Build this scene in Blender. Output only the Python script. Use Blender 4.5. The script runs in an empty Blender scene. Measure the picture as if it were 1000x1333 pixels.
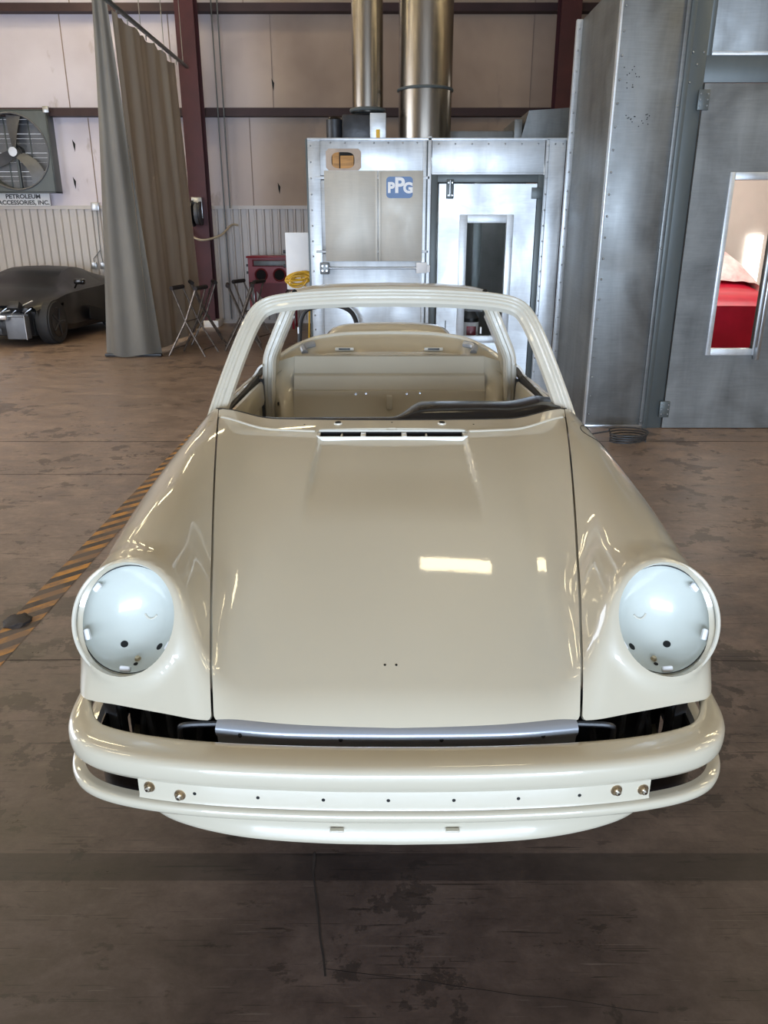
import bpy, bmesh, math, random
import numpy as np
from mathutils import Vector, Matrix
random.seed(7)
R = math.radians
SC = bpy.context.scene
COL = SC.collection

# ------------------------------------------------------------------ helpers
def link_mesh(name, verts, faces, mat=None, parent=None, smooth=False, matidx=None, mats=None, auto=None):
    me = bpy.data.meshes.new(name)
    me.from_pydata([tuple(map(float, v)) for v in verts], [], [tuple(int(i) for i in f) for f in faces])
    me.validate()
    o = bpy.data.objects.new(name, me); COL.objects.link(o)
    if mats:
        for m in mats: me.materials.append(m)
    elif mat: me.materials.append(mat)
    if matidx is not None and len(matidx) == len(me.polygons):
        for p, i in zip(me.polygons, matidx): p.material_index = i
    if smooth:
        for p in me.polygons: p.use_smooth = True
        if auto is not None: me.set_sharp_from_angle(angle=R(auto))
    if parent is not None: o.parent = parent
    return o

def tag(o, label, cat, group=None, kind=None):
    o['label'] = label; o['category'] = cat
    if group: o['group'] = group
    if kind: o['kind'] = kind
    return o
def empty(name, loc=(0, 0, 0), rz=0):
    o = bpy.data.objects.new(name, None); COL.objects.link(o)
    o.location = loc; o.rotation_euler = (0, 0, rz); o.empty_display_size = .1
    return o
def struct(o):
    o['kind'] = 'structure'; return o

class MB:
    """collects simple solids into ONE mesh"""
    def __init__(s): s.bm = bmesh.new()
    def box(s, x0, x1, y0, y1, z0, z1, bev=0, rot=None, seg=2):
        m = Matrix.Translation(((x0+x1)/2, (y0+y1)/2, (z0+z1)/2))
        if rot is not None: m = m @ rot
        m = m @ Matrix.Diagonal((abs(x1-x0), abs(y1-y0), abs(z1-z0), 1))
        r = bmesh.ops.create_cube(s.bm, size=1, matrix=m)
        if bev:
            ed = list({e for v in r['verts'] for e in v.link_edges})
            bmesh.ops.bevel(s.bm, geom=ed, offset=bev, segments=seg, affect='EDGES', profile=.5)
        return s
    def cyl(s, p0, p1, r, r2=None, n=16, cap=True):
        p0 = Vector(p0); p1 = Vector(p1); d = p1-p0
        q = d.to_track_quat('Z', 'Y').to_matrix().to_4x4()
        bmesh.ops.create_cone(s.bm, cap_ends=cap, segments=n, radius1=r, radius2=r if r2 is None else r2,
                              depth=d.length, matrix=Matrix.Translation((p0+p1)/2) @ q)
        return s
    def tube(s, pts, r, n=10, closed=False, cap=True):
        pts = [Vector(p) for p in pts]; N = len(pts)
        rings = []; up = None
        for i in range(N):
            if closed: t = pts[(i+1) % N]-pts[i-1]
            else: t = pts[min(i+1, N-1)]-pts[max(i-1, 0)]
            t.normalize()
            if up is None:
                up = Vector((0, 0, 1)) if abs(t.z) < .9 else Vector((1, 0, 0))
            u = (up - t*up.dot(t)).normalized(); v = t.cross(u); up = u
            rr = r[i] if isinstance(r, (list, tuple)) else r
            rings.append([s.bm.verts.new(pts[i]+u*math.cos(2*math.pi*k/n)*rr+v*math.sin(2*math.pi*k/n)*rr) for k in range(n)])
        for i in range(N if closed else N-1):
            a = rings[i]; b = rings[(i+1) % N]
            for k in range(n):
                s.bm.faces.new((a[k], a[(k+1) % n], b[(k+1) % n], b[k]))
        if not closed and cap:
            s.bm.faces.new(rings[0][::-1]); s.bm.faces.new(rings[-1])
        return s
    def poly(s, pts):
        s.bm.faces.new([s.bm.verts.new(p) for p in pts]); return s
    def prism(s, pts, d):
        d = Vector(d); a = [s.bm.verts.new(p) for p in pts]; b = [s.bm.verts.new(Vector(p)+d) for p in pts]
        n = len(pts); s.bm.faces.new(a[::-1]); s.bm.faces.new(b)
        for i in range(n): s.bm.faces.new((a[i], a[(i+1) % n], b[(i+1) % n], b[i]))
        return s
    def build(s, name, mat, parent=None, smooth=True, auto=35):
        bmesh.ops.recalc_face_normals(s.bm, faces=s.bm.faces)
        me = bpy.data.meshes.new(name); s.bm.to_mesh(me); s.bm.free()
        if mat: me.materials.append(mat)
        if smooth:
            for p in me.polygons: p.use_smooth = True
            me.set_sharp_from_angle(angle=R(auto))
        o = bpy.data.objects.new(name, me); COL.objects.link(o)
        if parent is not None: o.parent = parent
        return o

def catmull(pts, n):
    """resample points (list of tuples) with catmull-rom, n samples per segment"""
    P = np.array(pts, float); out = []
    for i in range(len(P)-1):
        p0 = P[max(i-1, 0)]; p1 = P[i]; p2 = P[i+1]; p3 = P[min(i+2, len(P)-1)]
        if i == 0: p0 = 2*p1-p2
        if i+2 >= len(P): p3 = 2*p2-p1
        for k in range(n):
            t = k/n
            out.append(.5*((2*p1)+(-p0+p2)*t+(2*p0-5*p1+4*p2-p3)*t*t+(-p0+3*p1-3*p2+p3)*t**3))
    out.append(P[-1]); return [tuple(v) for v in out]
def sm(a, b, x):
    t = np.clip((x-a)/(b-a), 0, 1); return t*t*(3-2*t)
class Curve1:
    """monotone cubic interpolation (PCHIP)"""
    def __init__(s, x, y):
        s.x = np.array(x, float); s.y = np.array(y, float)
        h = np.diff(s.x); d = np.diff(s.y)/h; m = np.zeros(len(x))
        for i in range(1, len(x)-1):
            if d[i-1]*d[i] > 0:
                w1 = 2*h[i]+h[i-1]; w2 = h[i]+2*h[i-1]
                m[i] = (w1+w2)/(w1/d[i-1]+w2/d[i])
        m[0] = d[0]; m[-1] = d[-1]; s.m = m
    def __call__(s, q):
        q = np.asarray(q, float); i = np.clip(np.searchsorted(s.x, q)-1, 0, len(s.x)-2)
        h = s.x[i+1]-s.x[i]; t = (q-s.x[i])/h
        tl = np.clip(t, 0, 1)
        v = ((1+2*tl)*(1-tl)**2*s.y[i]+tl*(1-tl)**2*h*s.m[i]+tl*tl*(3-2*tl)*s.y[i+1]+tl*tl*(tl-1)*h*s.m[i+1])
        v = v+np.where(t < 0, t*h*s.m[i], 0)+np.where(t > 1, (t-1)*h*s.m[i+1], 0)
        return v

# ------------------------------------------------------------------ materials
def new_mat(name):
    m = bpy.data.materials.new(name); m.use_nodes = True
    nt = m.node_tree; nt.nodes.clear()
    out = nt.nodes.new('ShaderNodeOutputMaterial'); b = nt.nodes.new('ShaderNodeBsdfPrincipled')
    nt.links.new(b.outputs[0], out.inputs[0])
    return m, nt, b
def srgb(r, g, b):
    f = lambda c: (c/255/12.92) if c/255 <= .04045 else ((c/255+.055)/1.055)**2.4
    return (f(r), f(g), f(b), 1)
def nd(nt, t, **kw):
    n = nt.nodes.new(t)
    for k, v in kw.items():
        if k.startswith('i_'):
            key = k[2:]; key = int(key) if key.isdigit() else key.replace('_', ' ')
            n.inputs[key].default_value = v
        else: setattr(n, k, v)
    return n
def ramp(nt, fac, stops, interp='LINEAR'):
    r = nt.nodes.new('ShaderNodeValToRGB'); r.color_ramp.interpolation = interp
    e = r.color_ramp.elements
    while len(e) < len(stops): e.new(.5)
    for el, (p, c) in zip(e, stops): el.position = p; el.color = c if len(c) == 4 else (*c, 1)
    nt.links.new(fac, r.inputs[0]); return r.outputs[0]
def coords(nt, scale=(1, 1, 1), rot=(0, 0, 0), world=False):
    tc = nt.nodes.new('ShaderNodeTexCoord'); mp = nt.nodes.new('ShaderNodeMapping')
    mp.inputs['Scale'].default_value = scale; mp.inputs['Rotation'].default_value = rot
    if world:
        g = nt.nodes.new('ShaderNodeNewGeometry'); nt.links.new(g.outputs['Position'], mp.inputs[0])
    else: nt.links.new(tc.outputs['Object'], mp.inputs[0])
    return mp.outputs[0]
def noise(nt, vec, scale, detail=4, rough=.55, dist=0):
    n = nd(nt, 'ShaderNodeTexNoise', i_Scale=scale, i_Detail=detail, i_Roughness=rough, i_Distortion=dist)
    nt.links.new(vec, n.inputs['Vector']); return n.outputs[0]
def mix(nt, a, b, fac, mode='MIX'):
    m = nt.nodes.new('ShaderNodeMix'); m.data_type = 'RGBA'; m.blend_type = mode
    for s, v in ((m.inputs[6], a), (m.inputs[7], b), (m.inputs[0], fac)):
        if hasattr(v, 'links'): nt.links.new(v, s)
        else: s.default_value = v
    return m.outputs[2]
def math_(nt, op, a, b=None, c=None, clamp=False):
    m = nt.nodes.new('ShaderNodeMath'); m.operation = op; m.use_clamp = clamp
    for s, v in zip(m.inputs, (a, b, c)):
        if v is None: continue
        if hasattr(v, 'links'): nt.links.new(v, s)
        else: s.default_value = v
    return m.outputs[0]
def bump(nt, b, h, strength=.2, dist=.01):
    n = nd(nt, 'ShaderNodeBump', i_Strength=strength, i_Distance=dist)
    nt.links.new(h, n.inputs['Height']); nt.links.new(n.outputs[0], b.inputs['Normal'])

def simple(name, c, rough=.5, metal=0, var=.12, scale=6, bmp=0, coat=0, c2=None, stretch=(1, 1, 1), detail=4):
    m, nt, b = new_mat(name)
    v = coords(nt, stretch)
    n = noise(nt, v, scale, detail)
    c2 = c2 or tuple(min(1, x*(1-var)) for x in c[:3])+(1,)
    c1 = c if c2 is not None and var == 0 else tuple(min(1, x*(1+var)) for x in c[:3])+(1,)
    nt.links.new(ramp(nt, n, [(.3, c2), (.7, c1)]), b.inputs['Base Color'])
    b.inputs['Roughness'].default_value = rough; b.inputs['Metallic'].default_value = metal
    b.inputs['Coat Weight'].default_value = coat; b.inputs['Coat Roughness'].default_value = .04
    if bmp: bump(nt, b, n, bmp, .01)
    return m

def galv(name, c, rough=.38, metal=.75, smear=.5):
    """galvanised sheet: streaky, smudged"""
    m, nt, b = new_mat(name)
    v = coords(nt, (3.2, 3.2, .5), world=True); v2 = coords(nt, (1, 1, 1), world=True)
    a = noise(nt, v, 1.3, 5, .6, .6); d = noise(nt, v2, 1.7, 6, .6, 1.2)
    f = noise(nt, coords(nt, (1, 1, 14), world=True), 7, 3)
    k = math_(nt, 'ADD', math_(nt, 'MULTIPLY', a, .45), math_(nt, 'ADD', math_(nt, 'MULTIPLY', d, .4), math_(nt, 'MULTIPLY', f, .15)))
    lo = tuple(x*(1-smear) for x in c[:3])+(1,); hi = tuple(min(1, x*(1+smear*.55)) for x in c[:3])+(1,)
    nt.links.new(ramp(nt, k, [(.34, lo), (.66, hi)]), b.inputs['Base Color'])
    nt.links.new(ramp(nt, d, [(.3, (rough-.1,)*3), (.7, (rough+.14,)*3)]), b.inputs['Roughness'])
    b.inputs['Metallic'].default_value = metal
    return m

def emis(name, c, s):
    m, nt, b = new_mat(name)
    b.inputs['Base Color'].default_value = (.8, .8, .8, 1)
    b.inputs['Emission Color'].default_value = c; b.inputs['Emission Strength'].default_value = s
    return m

M = {}
def paint_mat():
    m, nt, b = new_mat('ivory_paint')
    n = noise(nt, coords(nt), 2.2, 3)
    nt.links.new(ramp(nt, n, [(.3, srgb(190, 182, 162)), (.7, srgb(193, 185, 165))]), b.inputs['Base Color'])
    b.inputs['Roughness'].default_value = .35; b.inputs['Coat Weight'].default_value = 1
    b.inputs['Coat Roughness'].default_value = .03; b.inputs['Coat IOR'].default_value = 1.6
    pe = noise(nt, coords(nt), 90, 2)
    bp = nd(nt, 'ShaderNodeBump', i_Strength=.02, i_Distance=.002); nt.links.new(pe, bp.inputs['Height'])
    nt.links.new(bp.outputs[0], b.inputs['Coat Normal'])
    return m
M['paint'] = paint_mat()
M['satin'] = simple('satin_ivory_paint', srgb(202, 197, 182), .32, 0, .03, 4, coat=.5)
M['bowl'] = simple('pale_bowl_paint', srgb(196, 200, 192), .3, 0, .03, 6, coat=.8)
M['black'] = simple('black_void', (.004, .004, .004, 1), .8)
M['blackgloss'] = simple('black_gloss', (.004, .004, .005, 1), .22, 0, .1, coat=.15)
M['darkpl'] = simple('dark_plastic', (.02, .021, .024, 1), .4, 0, .4, 12, .3)
M['rubber'] = simple('tyre_rubber', (.018, .018, .019, 1), .7, 0, .2)
M['silver'] = simple('silver_grey_metal', srgb(158, 162, 168), .3, .45, .08, 5, stretch=(.4, 1, 6))  # silver-grey, partly metallic, on latch panel and roof catches
M['bolt'] = simple('zinc_bolt', srgb(190, 170, 140), .28, .9, .3, 60)
M['chrome'] = simple('polished_metal', (.7, .7, .7, 1), .15, 1, .05)
M['galv'] = galv('galvanised_bright', (.66, .69, .71, 1), .40, .55, .35)
M['galvd'] = galv('galvanised_grey', (.215, .222, .218, 1), .44, .6, .42)
M['galvsh'] = galv('bare_steel_sheet', srgb(190, 184, 172), .5, .45, .2)
M['frame'] = simple('dark_grey_steel_frame', srgb(88, 94, 94), .42, .3, .1, 3, stretch=(2, 2, .5))
M['wood'] = simple('raw_wood', srgb(176, 128, 70), .6, 0, .25, 5, stretch=(1, 1, 9))
M['blue'] = simple('blue_sticker', srgb(72, 108, 156), .4, 0, .05)
M['white'] = simple('white_sheet', srgb(236, 236, 236), .5, 0, .03)
M['red'] = simple('red_enamel', srgb(150, 28, 40), .38, .0, .2, 3)
M['redd'] = simple('dark_red_enamel', srgb(110, 16, 28), .45, 0, .2, 3)
M['redcl'] = simple('red_covered_body', srgb(190, 26, 52), .35, 0, .15, 5)
M['column'] = simple('oxide_red_steel', srgb(70, 25, 30), .5, .1, .2, 3)
M['girt'] = simple('dark_brown_girt', srgb(58, 38, 40), .6, .1, .2, 3)
M['alu'] = simple('aluminium', srgb(176, 178, 180), .3, .9, .1, 8)
M['yellow'] = simple('yellow_cable', srgb(214, 168, 48), .45, 0, .15)
M['cream'] = simple('cream_cable', srgb(196, 182, 156), .5)
M['stand'] = simple('worn_steel_tube', srgb(118, 108, 100), .4, .7, .45, 20)
M['foam'] = simple('stand_black_foam', srgb(48, 42, 42), .85, 0, .3)
M['lambo'] = simple('charcoal_car_paint', (.009, .009, .011, 1), .42, .1, .2, 3, coat=.12)
M['lglass'] = simple('dark_tinted_glass', (.006, .006, .008, 1), .35, 0, .1)
M['grey'] = simple('grey_core', srgb(110, 112, 116), .5, .4, .1, 10)
M['hose'] = simple('black_hose', (.03, .03, .032, 1), .5)
def duct_mat():
    m, nt, b = new_mat('stainless_duct')
    n = noise(nt, coords(nt, (1, 1, .12), world=True), 9, 4)
    nt.links.new(ramp(nt, n, [(.3, srgb(138, 130, 120)), (.7, srgb(176, 168, 156))]), b.inputs['Base Color'])
    b.inputs['Metallic'].default_value = 1; b.inputs['Roughness'].default_value = .26
    return m
M['duct'] = duct_mat()
def glass_mat():
    m, nt, b = new_mat('clear_window_glass')
    n = noise(nt, coords(nt), 3, 2)
    nt.links.new(ramp(nt, n, [(.3, (.93, .95, .95)), (.7, (.97, .98, .98))]), b.inputs['Base Color'])
    b.inputs['Transmission Weight'].default_value = 1; b.inputs['Roughness'].default_value = .02; b.inputs['IOR'].default_value = 1.02
    return m
M['glass'] = glass_mat()
def curtain_mat(name, c, c2):
    m, nt, b = new_mat(name)
    n = noise(nt, coords(nt, (1, 1, .25), world=True), 3, 5); w = noise(nt, coords(nt, world=True), 220, 1)
    base = ramp(nt, n, [(.3, c2), (.7, c)])
    nt.links.new(base, b.inputs['Base Color']); b.inputs['Roughness'].default_value = .62
    bump(nt, b, w, .15, .002); return m
M['curtan'] = curtain_mat('tan_curtain_canvas', srgb(196, 184, 166), srgb(172, 158, 142))
M['curgrey'] = curtain_mat('grey_curtain_backing', srgb(116, 112, 103), srgb(96, 92, 85))

def insul_mat():
    m, nt, b = new_mat('insulation_panel_vinyl')
    v = coords(nt, world=True)
    n = noise(nt, v, .55, 4, .5, .1); s = noise(nt, coords(nt, (1, 1, .4), world=True), 2.6, 5)
    sep = nd(nt, 'ShaderNodeSeparateXYZ'); nt.links.new(v, sep.inputs[0])
    g = math_(nt, 'MULTIPLY_ADD', sep.outputs[0], .42, 1.75, clamp=True)   # cool light from the left painted in: lavender left, tan right
    left = ramp(nt, n, [(.30, srgb(192, 184, 194)), (.6, srgb(222, 216, 226))])
    right = ramp(nt, n, [(.32, srgb(146, 126, 112)), (.62, srgb(182, 162, 145))])
    c = mix(nt, left, right, g)
    st = ramp(nt, s, [(.30, (1, 1, 1)), (.36, (0, 0, 0))])
    c = mix(nt, c, srgb(150, 134, 124), math_(nt, 'MULTIPLY', st, .5))
    nt.links.new(c, b.inputs['Base Color']); b.inputs['Roughness'].default_value = .55
    bump(nt, b, s, .3, .02); return m
M['insul'] = insul_mat()
M['seam'] = simple('tan_seam', srgb(142, 124, 114), .7)  # dark tan colour of the joints between wall bays
M['corr'] = simple('off_white_ribbed_steel', srgb(196, 190, 186), .45, .1, .07, 2, stretch=(1, 1, .3))
M['ceil'] = simple('ceiling_insulation', srgb(178, 158, 132), .8, 0, .08, 2)
M['plain'] = simple('plain_wall_paint', srgb(176, 160, 140), .8, 0, .06, 1)

def floor_mat():
    m, nt, b = new_mat('stained_concrete')
    v = coords(nt, world=True)
    sep = nd(nt, 'ShaderNodeSeparateXYZ'); nt.links.new(v, sep.inputs[0])
    n1 = noise(nt, v, .55, 6, .62, .4); n2 = noise(nt, coords(nt, (.8, 1.25, 1), world=True), 4.2, 12, .74, .3); n3 = noise(nt, v, 26, 8, .75)
    c = ramp(nt, n1, [(.3, srgb(104, 86, 80)), (.5, srgb(130, 110, 102)), (.72, srgb(156, 134, 124))])
    c = mix(nt, c, ramp(nt, n2, [(.36, srgb(74, 64, 60)), (.5, srgb(128, 110, 100)), (.64, srgb(178, 156, 142))]), .55)
    c = mix(nt, c, ramp(nt, n3, [(.28, srgb(66, 60, 57)), (.72, srgb(152, 140, 130))]), .28)
    # shade painted in near the camera, holding down the door daylight there
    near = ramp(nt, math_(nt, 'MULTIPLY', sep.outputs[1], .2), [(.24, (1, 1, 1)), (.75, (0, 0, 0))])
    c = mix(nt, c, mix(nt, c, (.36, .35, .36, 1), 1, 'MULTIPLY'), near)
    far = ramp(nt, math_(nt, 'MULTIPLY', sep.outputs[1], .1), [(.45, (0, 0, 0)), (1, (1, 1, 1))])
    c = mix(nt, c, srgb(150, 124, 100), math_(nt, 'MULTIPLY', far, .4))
    # peeled dark patches with ragged edges
    pa = noise(nt, v, 5.2, 10, .68, .15); big = noise(nt, v, 1.15, 3)
    pm = ramp(nt, math_(nt, 'ADD', math_(nt, 'MULTIPLY', pa, .55), math_(nt, 'MULTIPLY', big, .45)), [(.560, (0, 0, 0)), (.568, (1, 1, 1))])
    c = mix(nt, c, srgb(30, 27, 26), math_(nt, 'MULTIPLY', pm, .5))
    pb = noise(nt, coords(nt, (1, 2.6, 1), world=True), 5.5, 9, .72)
    pm2 = ramp(nt, pb, [(.60, (0, 0, 0)), (.62, (1, 1, 1))])
    c = mix(nt, c, srgb(36, 30, 28), math_(nt, 'MULTIPLY', pm2, .5))
    # thin scratches in several directions
    for i, (rz, sc, th) in enumerate(((.15, (1, 34, 1), .68), (-.6, (1, 40, 1), .69), (1.30, (1, 34, 1), .68), (2.3, (1, 44, 1), .69), (1.75, (1, 50, 1), .69))):
        w = noise(nt, coords(nt, sc, (0, 0, rz), world=True), 2.4+.4*i, 3, .5, .25)
        sm_ = ramp(nt, w, [(th, (0, 0, 0)), (th+.015, (1, 1, 1))])
        c = mix(nt, c, srgb(20, 18, 17), math_(nt, 'MULTIPLY', sm_, .6))
    for i, (rz, sc, th) in enumerate(((.9, (1, 40, 1), .69), (-1.1, (1, 44, 1), .70))):
        w = noise(nt, coords(nt, sc, (0, 0, rz), world=True), 3.3+.7*i, 3, .5, .2)
        sm_ = ramp(nt, w, [(th, (0, 0, 0)), (th+.015, (1, 1, 1))])
        c = mix(nt, c, srgb(140, 130, 122), math_(nt, 'MULTIPLY', sm_, .25))
    # a darker strip of slab crosses the floor in front of the car
    e1 = math_(nt, 'GREATER_THAN', sep.outputs[1], 1.565); e2 = math_(nt, 'LESS_THAN', sep.outputs[1], 1.66)
    band = math_(nt, 'MULTIPLY', e1, e2)
    c = mix(nt, c, srgb(40, 36, 36), math_(nt, 'MULTIPLY', band, .62))
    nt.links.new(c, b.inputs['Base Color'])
    nt.links.new(ramp(nt, n2, [(.3, (.26,)*3), (.7, (.50,)*3)]), b.inputs['Roughness'])
    bump(nt, b, n3, .12, .004)
    return m
M['floor'] = floor_mat()
def tape_mat():
    m, nt, b = new_mat('hazard_tape')
    v = coords(nt, world=True)
    sep = nd(nt, 'ShaderNodeSeparateXYZ'); nt.links.new(v, sep.inputs[0])
    k = math_(nt, 'ADD', math_(nt, 'MULTIPLY', sep.outputs[1], 7.2), math_(nt, 'MULTIPLY', sep.outputs[0], -7.5))
    fr = math_(nt, 'FRACT', k)
    s = ramp(nt, fr, [(.0, srgb(192, 136, 62)), (.5, srgb(62, 54, 50))], 'CONSTANT')
    n = noise(nt, v, 5, 7, .65); wn = ramp(nt, n, [(.42, (0, 0, 0)), (.56, (1, 1, 1))])
    c = mix(nt, s, srgb(104, 90, 82), math_(nt, 'MULTIPLY', wn, .75))
    nt.links.new(c, b.inputs['Base Color']); b.inputs['Roughness'].default_value = .6
    return m
M['tape'] = tape_mat()

# ------------------------------------------------------------------ camera
H = 1.6
cam = bpy.data.cameras.new('camera'); cam.sensor_fit = 'VERTICAL'; cam.sensor_height = 36; cam.lens = 1000/1333*36
cam.clip_end = 200; cam.clip_start = .02
co = bpy.data.objects.new('camera', cam); COL.objects.link(co); co.location = (0, 0, H); co.rotation_euler = (R(70), 0, 0)
SC.camera = co
SC.view_settings.view_transform = 'Standard'; SC.view_settings.look = 'None'; SC.view_settings.exposure = 0
w = bpy.data.worlds.new('world'); SC.world = w; w.use_nodes = True
bg = w.node_tree.nodes['Background']; bg.inputs[0].default_value = (.75, .85, 1, 1); bg.inputs[1].default_value = .3

# ------------------------------------------------------------------ the hall
YW = 14.8; XL, XR, YF, ZC = -9.0, 9.0, -7.0, 7.2
def slab(name, x0, x1, y0, y1, z0, z1, mat):
    return struct(MB().box(x0, x1, y0, y1, z0, z1).build(name, mat, smooth=False))
slab('floor', XL-.2, XR+.2, YF-.2, YW+.2, -.12, 0, M['floor'])
slab('ceiling', XL-.2, XR+.2, YF-.2, YW+.2, ZC, ZC+.1, M['ceil'])
slab('wall_left', XL-.2, XL, YF, YW+.2, 0, ZC, M['plain'])
slab('wall_right', XR, XR+.2, YF, YW+.2, 0, ZC, M['plain'])
# far wall: insulated upper bays and ribbed steel lower band
slab('wall_back', XL, XR, YW, YW+.2, 0, ZC, M['insul'])
def ribbed():
    vs = []; fs = []; x = XL; prof = []
    while x < .2:
        prof += [(x, -.012), (x+.085, -.012), (x+.10, -.045), (x+.125, -.045)]; x += .14
    for (px_, py_) in prof: vs += [(px_, YW+py_, 0.02), (px_, YW+py_, 2.02)]
    for i in range(len(prof)-1): fs.append((2*i, 2*i+2, 2*i+3, 2*i+1))
    return link_mesh('wall_back_lower_cladding', vs, fs, M['corr'])
struct(ribbed())
def trim(i, *a, mat='girt'):
    o = MB().box(*a).build('trim_%d' % i, M[mat], smooth=False); return struct(o)
trim(1, XL, XR, YW-.2, YW-.002, 3.465, 3.59)
trim(2, XL, XR, YW-.2, YW-.002, 5.0, 5.12)
trim(3, XL, .3, YW-.06, YW-.002, 1.99, 2.05, mat='corr')
trim(4, XL, .3, YW-.05, YW-.002, 0, .06, mat='corr')
# seams between insulation bays
k = 5
for x, z0, z1 in ((-5.116, 2.05, 3.46), (-2.329, 2.05, 3.46), (-7.9, 2.05, 3.46), (2.5, 3.6, 5), (-5.4, 3.6, 5), (-1.9, 3.6, 5), (.35, 3.6, 5), (-2.33, 5.12, 7.1), (-7.6, 3.6, 5), (5.0, 3.6, 5), (2.5, 5.12, 7.1), (-5.2, 5.12, 7.1), (-3.6, 3.6, 5)):
    trim(k, x-.008, x+.008, YW-.008, YW+.001, z0, z1, mat='seam'); k += 1
# the wall behind the photographer has a wide open roller door
slab('wall_front', XL, -4.2, YF-.2, YF, 0, ZC, M['plain'])
struct(MB().box(4.2, XR, YF-.2, YF, 0, ZC).build('wall_front.001', M['plain'], smooth=False))
struct(MB().box(-4.2, 4.2, YF-.2, YF, 4.6, ZC).build('wall_front.002', M['plain'], smooth=False))

# ------------------------------------------------------------------ lights
def area(name, loc, rot, sx, sy, power, color):
    l = bpy.data.lights.new(name, 'AREA'); l.shape = 'RECTANGLE'; l.size = sx; l.size_y = sy; l.energy = power; l.color = color
    o = bpy.data.objects.new(name, l); COL.objects.link(o); o.location = loc; o.rotation_euler = rot; return o
area('door_daylight', (0, YF+.05, 1.25), (R(90), 0, 0), 8, 2.3, 1420, (.66, .80, 1))
area('side_door_daylight', (XL+.1, 5.5, 2.2), (R(90), 0, R(-90)), 5, 3.6, 420, (.78, .86, 1))
M['lamp'] = emis('warm_lamp', (1, .83, .50, 1), 15.5)
def highbay(x, y, dz=.55):
    t = empty('high_bay_light', (x, y, ZC-dz))
    MB().box(-.6, .6, -.17, .17, 0, .07, .01).build('housing', M['white'], t)
    for s in (-.4, .4): MB().cyl((s, 0, .07), (s, 0, dz), .006, n=6).build('hanger', M['alu'], t)
    MB().box(-.57, .57, -.14, .14, -.012, -.002).build('diffuser', M['lamp'], t, smooth=False)
    tag(t, 'warm linear high bay lamp hung unseen below the hall ceiling', 'light', 'high bay lamps in rows under the ceiling')
for x in (-6.6, -4.1, 1.1, 5.7, 7.7):
    for y in (2.2, 4.9, 7.6, 10.3):
        if (x == 1.1 and y != 4.9) or (x > 4 and y == 10.3) or (x == -4.1 and y == 10.3): continue
        highbay(x, y)
for x, ys_ in ((-8.1, (1, 3.5, 6, 8.5, 11, 13)), (-5.4, (3.4, 6.2, 8.8)), (5.6, (1, 3.5, 5.6)), (8.1, (1, 3.5, 5.6))):  # low rows out of view, added for warm streaks on the fenders
    for y in ys_: highbay(x, y, 2.0)
for x, y, dz in ((-4.3, 12.9, .55), (-6.5, 12.9, .55), (-5.2, 11.2, 1.9), (-4.6, 13.6, 1.6), (-2.3, 13.3, .55)): highbay(x, y, dz)  # further unseen lamps added so the fenders catch warm reflections
# ------------------------------------------------------------------ the ivory car body
CAR = empty('sports_car_body', (.026, 0, 0)); CAR.scale = (.984, 1, 1)
tag(CAR, 'glossy ivory stripped open-top sports car body with empty headlight buckets, in the foreground', 'car')

hz = Curve1([1.0, 1.30, 1.60, 1.95, 2.35, 2.47, 2.7, 3.3, 4.0, 4.25, 4.5, 4.8, 5.1, 5.4],
            [.52, .690, .812, .922, 1.005, 1.021, 1.04, 1.04, 1.05, 1.072, 1.075, 1.035, .94, .78])
crownc = Curve1([1.2, 1.8, 2.4, 3.8, 4.3, 5.4], [.16, .11, .09, .10, .42, .5])
acrown = Curve1([1.2, 1.45, 1.7, 2.0, 2.3, 2.6, 3.2, 3.6, 3.9, 4.3, 4.8, 5.3], [.885, .925, .957, .980, .993, .997, .985, .968, .93, .915, .87, .72])
awid = Curve1([1.2, 1.45, 1.7, 2.0, 2.3, 2.6, 3.2, 3.6, 3.9, 4.3, 4.8, 5.3], [.69, .712, .742, .762, .768, .762, .762, .775, .80, .81, .80, .73])
acx = Curve1([1.2, 1.45, 1.7, 2.0, 2.3, 2.6, 3.9, 4.8, 5.3], [.565, .575, .585, .59, .595, .60, .60, .58, .52])
aht = Curve1([1.2, 1.45, 1.8, 2.2, 2.8, 5.3], [.24, .28, .35, .38, .38, .38])
yplan = Curve1([0, .2, .38, .5, .58, .66, .71, .74, .76, .80], [1.284, 1.290, 1.313, 1.346, 1.372, 1.405, 1.440, 1.50, 1.60, 2.1])
def dep(x, y):
    """shallow sunken panel in the rear middle of the hood"""
    wv = .232+(2.36-y)*.02
    k = (1-sm(wv-.010, wv+.008, x))*sm(1.84, 2.16, y)*(1-sm(2.385, 2.40, y))
    return .015*k
def hoodz(x, y): return hz(y)-crownc(y)*x*x-dep(x, y)
def smin(a, b, k):
    h = np.clip(.5+.5*(b-a)/k, 0, 1); return b*(1-h)+a*h-k*h*(1-h)
def smax(a, b, k): return -smin(-a, -b, k)
HC = np.array([.585, 1.468, .822]); BETA = R(27); PSI = R(10)
HN = np.array([math.sin(PSI)*math.cos(BETA), -math.cos(PSI)*math.cos(BETA), math.sin(BETA)])
HR = .1240
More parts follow.
